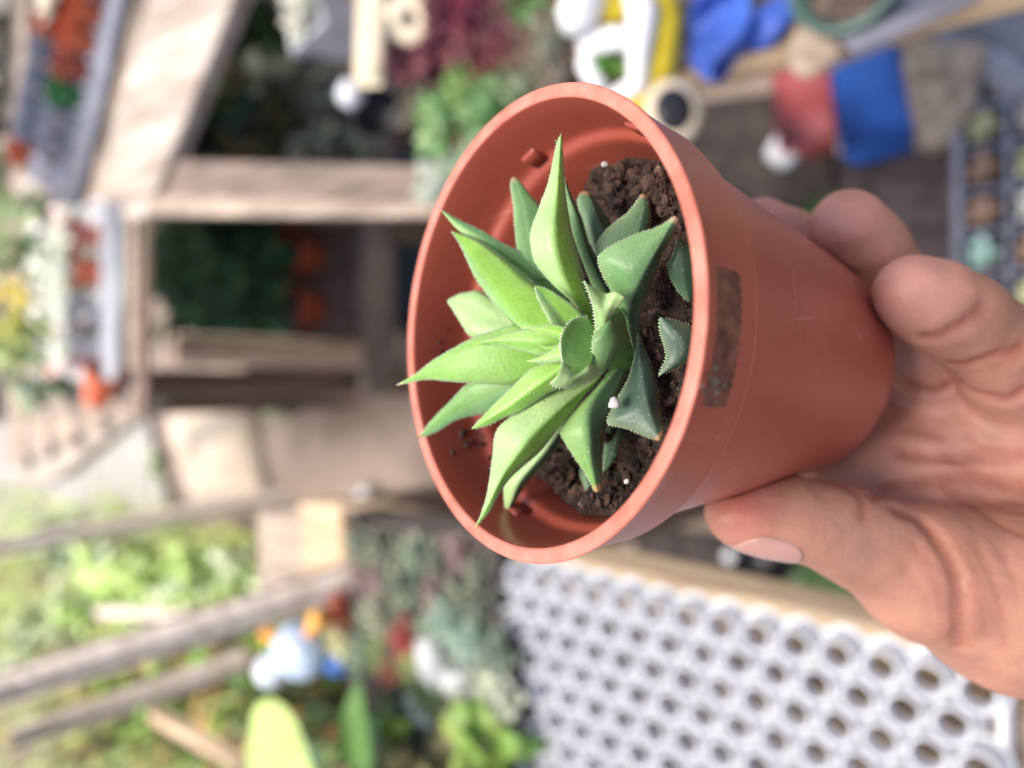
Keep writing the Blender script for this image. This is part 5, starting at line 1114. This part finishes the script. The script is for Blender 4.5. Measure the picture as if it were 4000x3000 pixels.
# black cell tray with young plants
w_=onz(3990,820,.06); W0=onz(3750,440,.06); W1=onz(3850,1250,.06)
e=empty('pot_carrier',(w_[0],w_[1],.022),'black grid tray of young plants at the right frame edge','tray')
cs_=.068; nxx,nyy=6,4; X0=onz(3745,430,.07)[0]; X1=onz(3800,1230,.07)[0]; nxx=int(round((X0-X1)/cs_)); Yt=onz(3745,800,.07)[1]
m=MB()
for i in range(nxx+1): m.box((X0-i*cs_-w_[0],Yt-cs_*nyy/2-w_[1],.045),(.008,cs_*nyy,.008),bev=.001)
for j in range(nyy+1): m.box(((X0+X1)/2-w_[0],Yt-j*cs_-w_[1],.046),(X0-X1,.0082,.009),bev=.001)
m.box(((X0+X1)/2-w_[0],Yt+.006-w_[1],.032),(X0-X1+.02,.006,.04),bev=.001)
m.build('grid',M_gplast,e); m=MB(); m.box(((X0+X1)/2-w_[0],Yt-cs_*nyy/2-w_[1],.006),(X0-X1,cs_*nyy,.008)); m.build('base',M_black,e)
q=np.random.default_rng(6); CC=[((.5,.55,.3),(.68,.7,.5),'cream-green'),((.3,.2,.16),(.42,.3,.24),'brownish'),((.3,.5,.48),(.4,.6,.58),'turquoise'),((.6,.62,.6),(.8,.8,.8),'whitish')]
pat=[[0,3,0,1],[1,0,1,0],[1,3,1,0],[2,1,0,1],[1,0,3,0],[0,0,1,1],[1,3,0,1]]
Rw=['first','second','third','fourth','fifth','sixth','seventh']; Cw=['outermost','second','third','fourth']
for i in range(nxx):
    for j in range(nyy):
        k=pat[i%7][j%4]; c1,c2,nm=CC[k]
        potted('young_plant',(X0-(i+.5)*cs_,Yt-(j+.5)*cs_,.032),f'{nm} young plant, {Rw[min(i,6)]} from the top in the {Cw[j]} row of the grid tray',r=.026,h=.034,pm=M_black,seed=200+i*7+j,c1=c1,c2=c2,n=12,pr=.030,up=.5,wide=.5,group='young plants in the grid tray')
# dark things between bench and hand
for i,(x,y,lb) in enumerate(()):
    m=MB(); roundpot(m,.075,.13); w_=onz(x,y,.12); tag(m.build('nursery_pot',M_black,loc=(w_[0],w_[1],.024)),lb,'pot','black nursery pots')
w_=onz(3230,860,.05); shrub('ground_plant',(w_[0],w_[1],.02),'small dark green plant just above the middle finger',.05,.08,60,(.01,.05,.01),(.03,.1,.02),170,ls=.04)
# under the left bench: greenery below the thumb
w_=onz(3250,2330,.12); shrub('ground_plant',(w_[0],w_[1],.0),'green feathery plant on the ground under the thumb',.10,.16,420,(.06,.16,.04),(.22,.36,.14),171,ls=.035,wide=.25)
w_=onz(3020,2230,.05); 
for i,(x,y,r_,lb) in enumerate(((2960,2190,.05,'black pot on the ground left of the feathery plant'),(3080,2280,.05,'black pot in shadow touching the feathery plant'))):
    w_=onz(x,y,.08); m=MB(); roundpot(m,r_,.09); tag(m.build('nursery_pot',M_black,loc=(w_[0],w_[1],.0)),lb,'pot')
m=MB(); m.blob((0,0,0),(.012,.014,.012),12,8,.1,seed=1); w_=onz(2850,2170,.1); tag(m.build('pebble',M_whitep,loc=tuple(w_)),'lilac white pebble on the dark pot under the thumb tip','pebble')
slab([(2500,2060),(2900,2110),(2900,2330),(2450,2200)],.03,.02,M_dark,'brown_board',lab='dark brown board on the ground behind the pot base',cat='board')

# ---------------------------------------------------- on the path
w_=onz(810,1770,.05); C_=[onz(x,y,.05) for x,y in((620,1560),(950,1540),(1010,1960),(730,1990))]
c0=np.mean(C_,axis=0); m=MB(); N=16; V=[]
for i in range(N+1):
    for j in range(N+1):
        u=i/N;v_=j/N; P_=(C_[0]*(1-u)+C_[1]*u)*(1-v_)+(C_[3]*(1-u)+C_[2]*u)*v_; k=(math.sin(math.pi*u)*math.sin(math.pi*v_))**.35
        V.append([P_[0],P_[1],.012+.075*k+.006*math.sin(u*9+v_*4)])
V=np.array(V);o_=len(V);B=V.copy();B[:,2]=.006;V=np.concatenate([V,B]);W=N+1
Fs=[(i*W+j,i*W+j+1,(i+1)*W+j+1,(i+1)*W+j) for i in range(N) for j in range(N)];Fs+=[tuple(o_+k for k in f[::-1]) for f in Fs]
for i in range(N): Fs+=[(i*W,(i+1)*W,o_+(i+1)*W,o_+i*W),(i*W+N,o_+i*W+N,o_+(i+1)*W+N,(i+1)*W+N),(i,o_+i,o_+i+1,i+1),(N*W+i,N*W+i+1,o_+N*W+i+1,o_+N*W+i)]
m.add(V,Fs); tag(m.build('paper_sack',mat('sack_paper',(.40,.32,.24),.8,.05,6,bump=.006,bscale=14,col2=(.50,.42,.34)),world=True),'full cream paper sack lying on the earth path','sack')
slab([(690,1490),(830,1490),(850,1560),(720,1580)],.14,.06,M_lplast,'grey_carton',lab='pale grey carton at the head of the cream sack',cat='carton')
slab([(-200,1640),(300,1600),(560,1600),(680,2080),(-100,2200)],.03,.02,M_cloth,'shade_cloth',lab='greyish shade cloth spread on the ground at the left',cat='cloth')
for i,(x,y,lb,c1,c2) in enumerate(((950,1500,'small vivid green sprout at the edge of the path',(.05,.25,.02),(.12,.4,.04)),(1080,1590,'pale green seedling on the brown path',(.2,.3,.12),(.4,.5,.3)),(1440,1440,'sage green seedling on the path near the leaf tips',(.2,.36,.2),(.36,.5,.36)),(1490,1500,'lime green seedling just left of the longest leaf tip',(.3,.5,.1),(.45,.65,.2)),(600,1820,'faded green weed on the shade cloth',(.25,.35,.15),(.4,.5,.28)))):
    w_=onz(x,y,.04); shrub('sprout',(w_[0],w_[1],0),lb,.04,.06,26,c1,c2,180+i,ls=.05,wide=.6)
m=MB(); roundpot(m,.035,.06); w_=onz(1215,1480,.04); tag(m.build('teal_pot',M_teal,loc=(w_[0],w_[1],.01)),'dark teal pot on the path by the whitish batten','pot')
slab([(1270,1440),(1440,1470),(1430,1520),(1280,1530)],.03,.025,M_orange2,'clay_tile',lab='dull reddish tile beside the teal pot',cat='tile')
m=MB(); m.blob((0,0,0),(.03,.03,.025),14,10,.1,seed=1); w_=onz(1425,1940,.5); tag(m.build('lilac_stone',M_pebble,loc=tuple(onz(1425,1940,.03))),'small lilac stone on the path near the bench end','stone')

# ---------------------------------------------------- greenery at the far left
LG1,LG2=(.36,.56,.10),(.62,.78,.28)
SHR=[(300,2260,.20,.30,260,LG1,LG2,'bright sunlit bush between the two posts'),(480,2330,.18,.28,260,LG1,(.62,.74,.30),'lime bush right beside the sunlit one'),(650,2250,.15,.22,200,(.26,.42,.08),LG2,'small fresh green bush near the slim post'),(100,2420,.2,.3,240,(.24,.34,.12),(.45,.52,.25),'dull green bush at the left edge between the posts'),
     (850,2300,.12,.18,160,(.2,.32,.08),(.40,.50,.2),'small green bush behind the thick post'),(150,2120,.18,.25,200,(.10,.18,.08),(.26,.34,.18),'shadowed green bush over the shade cloth'),
     (300,2680,.2,.3,280,(.18,.32,.04),(.40,.52,.12),'grassy green bush below the thick post'),(600,2700,.2,.3,300,(.14,.30,.04),(.36,.50,.10),'dense green bush behind the slanting stake'),(850,2620,.14,.25,220,(.16,.34,.04),(.34,.52,.08),'green bush touching the glazed bird'),(120,2850,.2,.32,280,(.22,.32,.08),(.46,.52,.2),'olive green bush in the lower left corner'),(450,2930,.2,.3,280,(.10,.24,.03),(.30,.44,.08),'leafy bush on the bottom frame edge'),(750,2960,.15,.25,220,(.12,.24,.04),(.3,.42,.1),'bush between the stake and the large leaf'),
     (940,2850,.10,.2,150,(.10,.18,.06),(.24,.36,.14),'dark green bush behind the large leaf')]
for i,(x,y,R,Ht,n,c1,c2,lb) in enumerate(SHR):
    t=2.6 if y<2500 else 1.7
    w_=at(x,y,t); z0=max(0,w_[2]-Ht*.8); 
    zz=0 if w_[2]<.45 else w_[2]-Ht*.6
    w_=onz(x+80,y,.15); d_=w_-CAM; 
    k=1.0 if y<2500 else .62
    if k<1:
        w_=CAM+d_*k; Ht2=w_[2]+.12; 
        shrub('tall_bush',(w_[0],w_[1],0),lb,R*.8,Ht2,int(n*2.2),c1,c2,190+i,ls=.06,wide=.35,group='bushes left of the bench',c3=(.45,.25,.08))
    else: shrub('tall_bush',(w_[0],w_[1],0),lb,R,Ht,n,c1,c2,190+i,ls=.08,wide=.5,group='bushes left of the bench',c3=(.75,.8,.6))
m=MB(); m.blob((0,0,0),(.05,.06,.06),16,10,.1,seed=5); w_=onz(690,2300,.1); tag(m.build('white_stone',M_pebble,loc=tuple(w_)),'large white stone in the bright foliage by the posts','stone')
M_grass=mat('grass',(1,1,1),.6,.2,20,vc=True,trans=.2)
m=MB(); q=np.random.default_rng(77)
for i in range(5200):
    x=-.5-abs(q.normal(0,1.3)); y=q.uniform(1.2,6.5); 
    if x>-.45-(y-2)*.04 : continue
    a=q.uniform(0,6.28); d=np.array([math.cos(a)*.5,math.sin(a)*.5,1]); f=q.uniform()
    m.blade((x,y,0),d,(math.cos(a),math.sin(a),-.5),q.uniform(.06,.2),q.uniform(.008,.02),curl=-.4,col=np.array((.20,.34,.05))*(1-f)+np.array((.60,.64,.20))*f,n=3)
tag(m.build('grass',M_grass,loc=(0,0,0)),'tufts of green grass and weeds on the ground left of the path','grass',kind='stuff')

# unseen sheet added over the near benches to dim them against the far light
M_dim=bpy.data.materials.new('dimming_film'); M_dim.use_nodes=True; _n=M_dim.node_tree
_t=_n.nodes.new('ShaderNodeBsdfTransparent'); _t.inputs[0].default_value=(.68,.67,.65,1); _n.links.new(_t.outputs[0],_n.nodes['Material Output'].inputs[0])
m=MB(); m.add([(-1.6,-1.6,2.35),(2.2,-1.6,2.35),(2.2,1.05,2.5),(-1.6,1.05,2.5)],[(0,1,2,3)])
tag(m.build('dimming_sheet',M_dim,world=True),kind='structure')
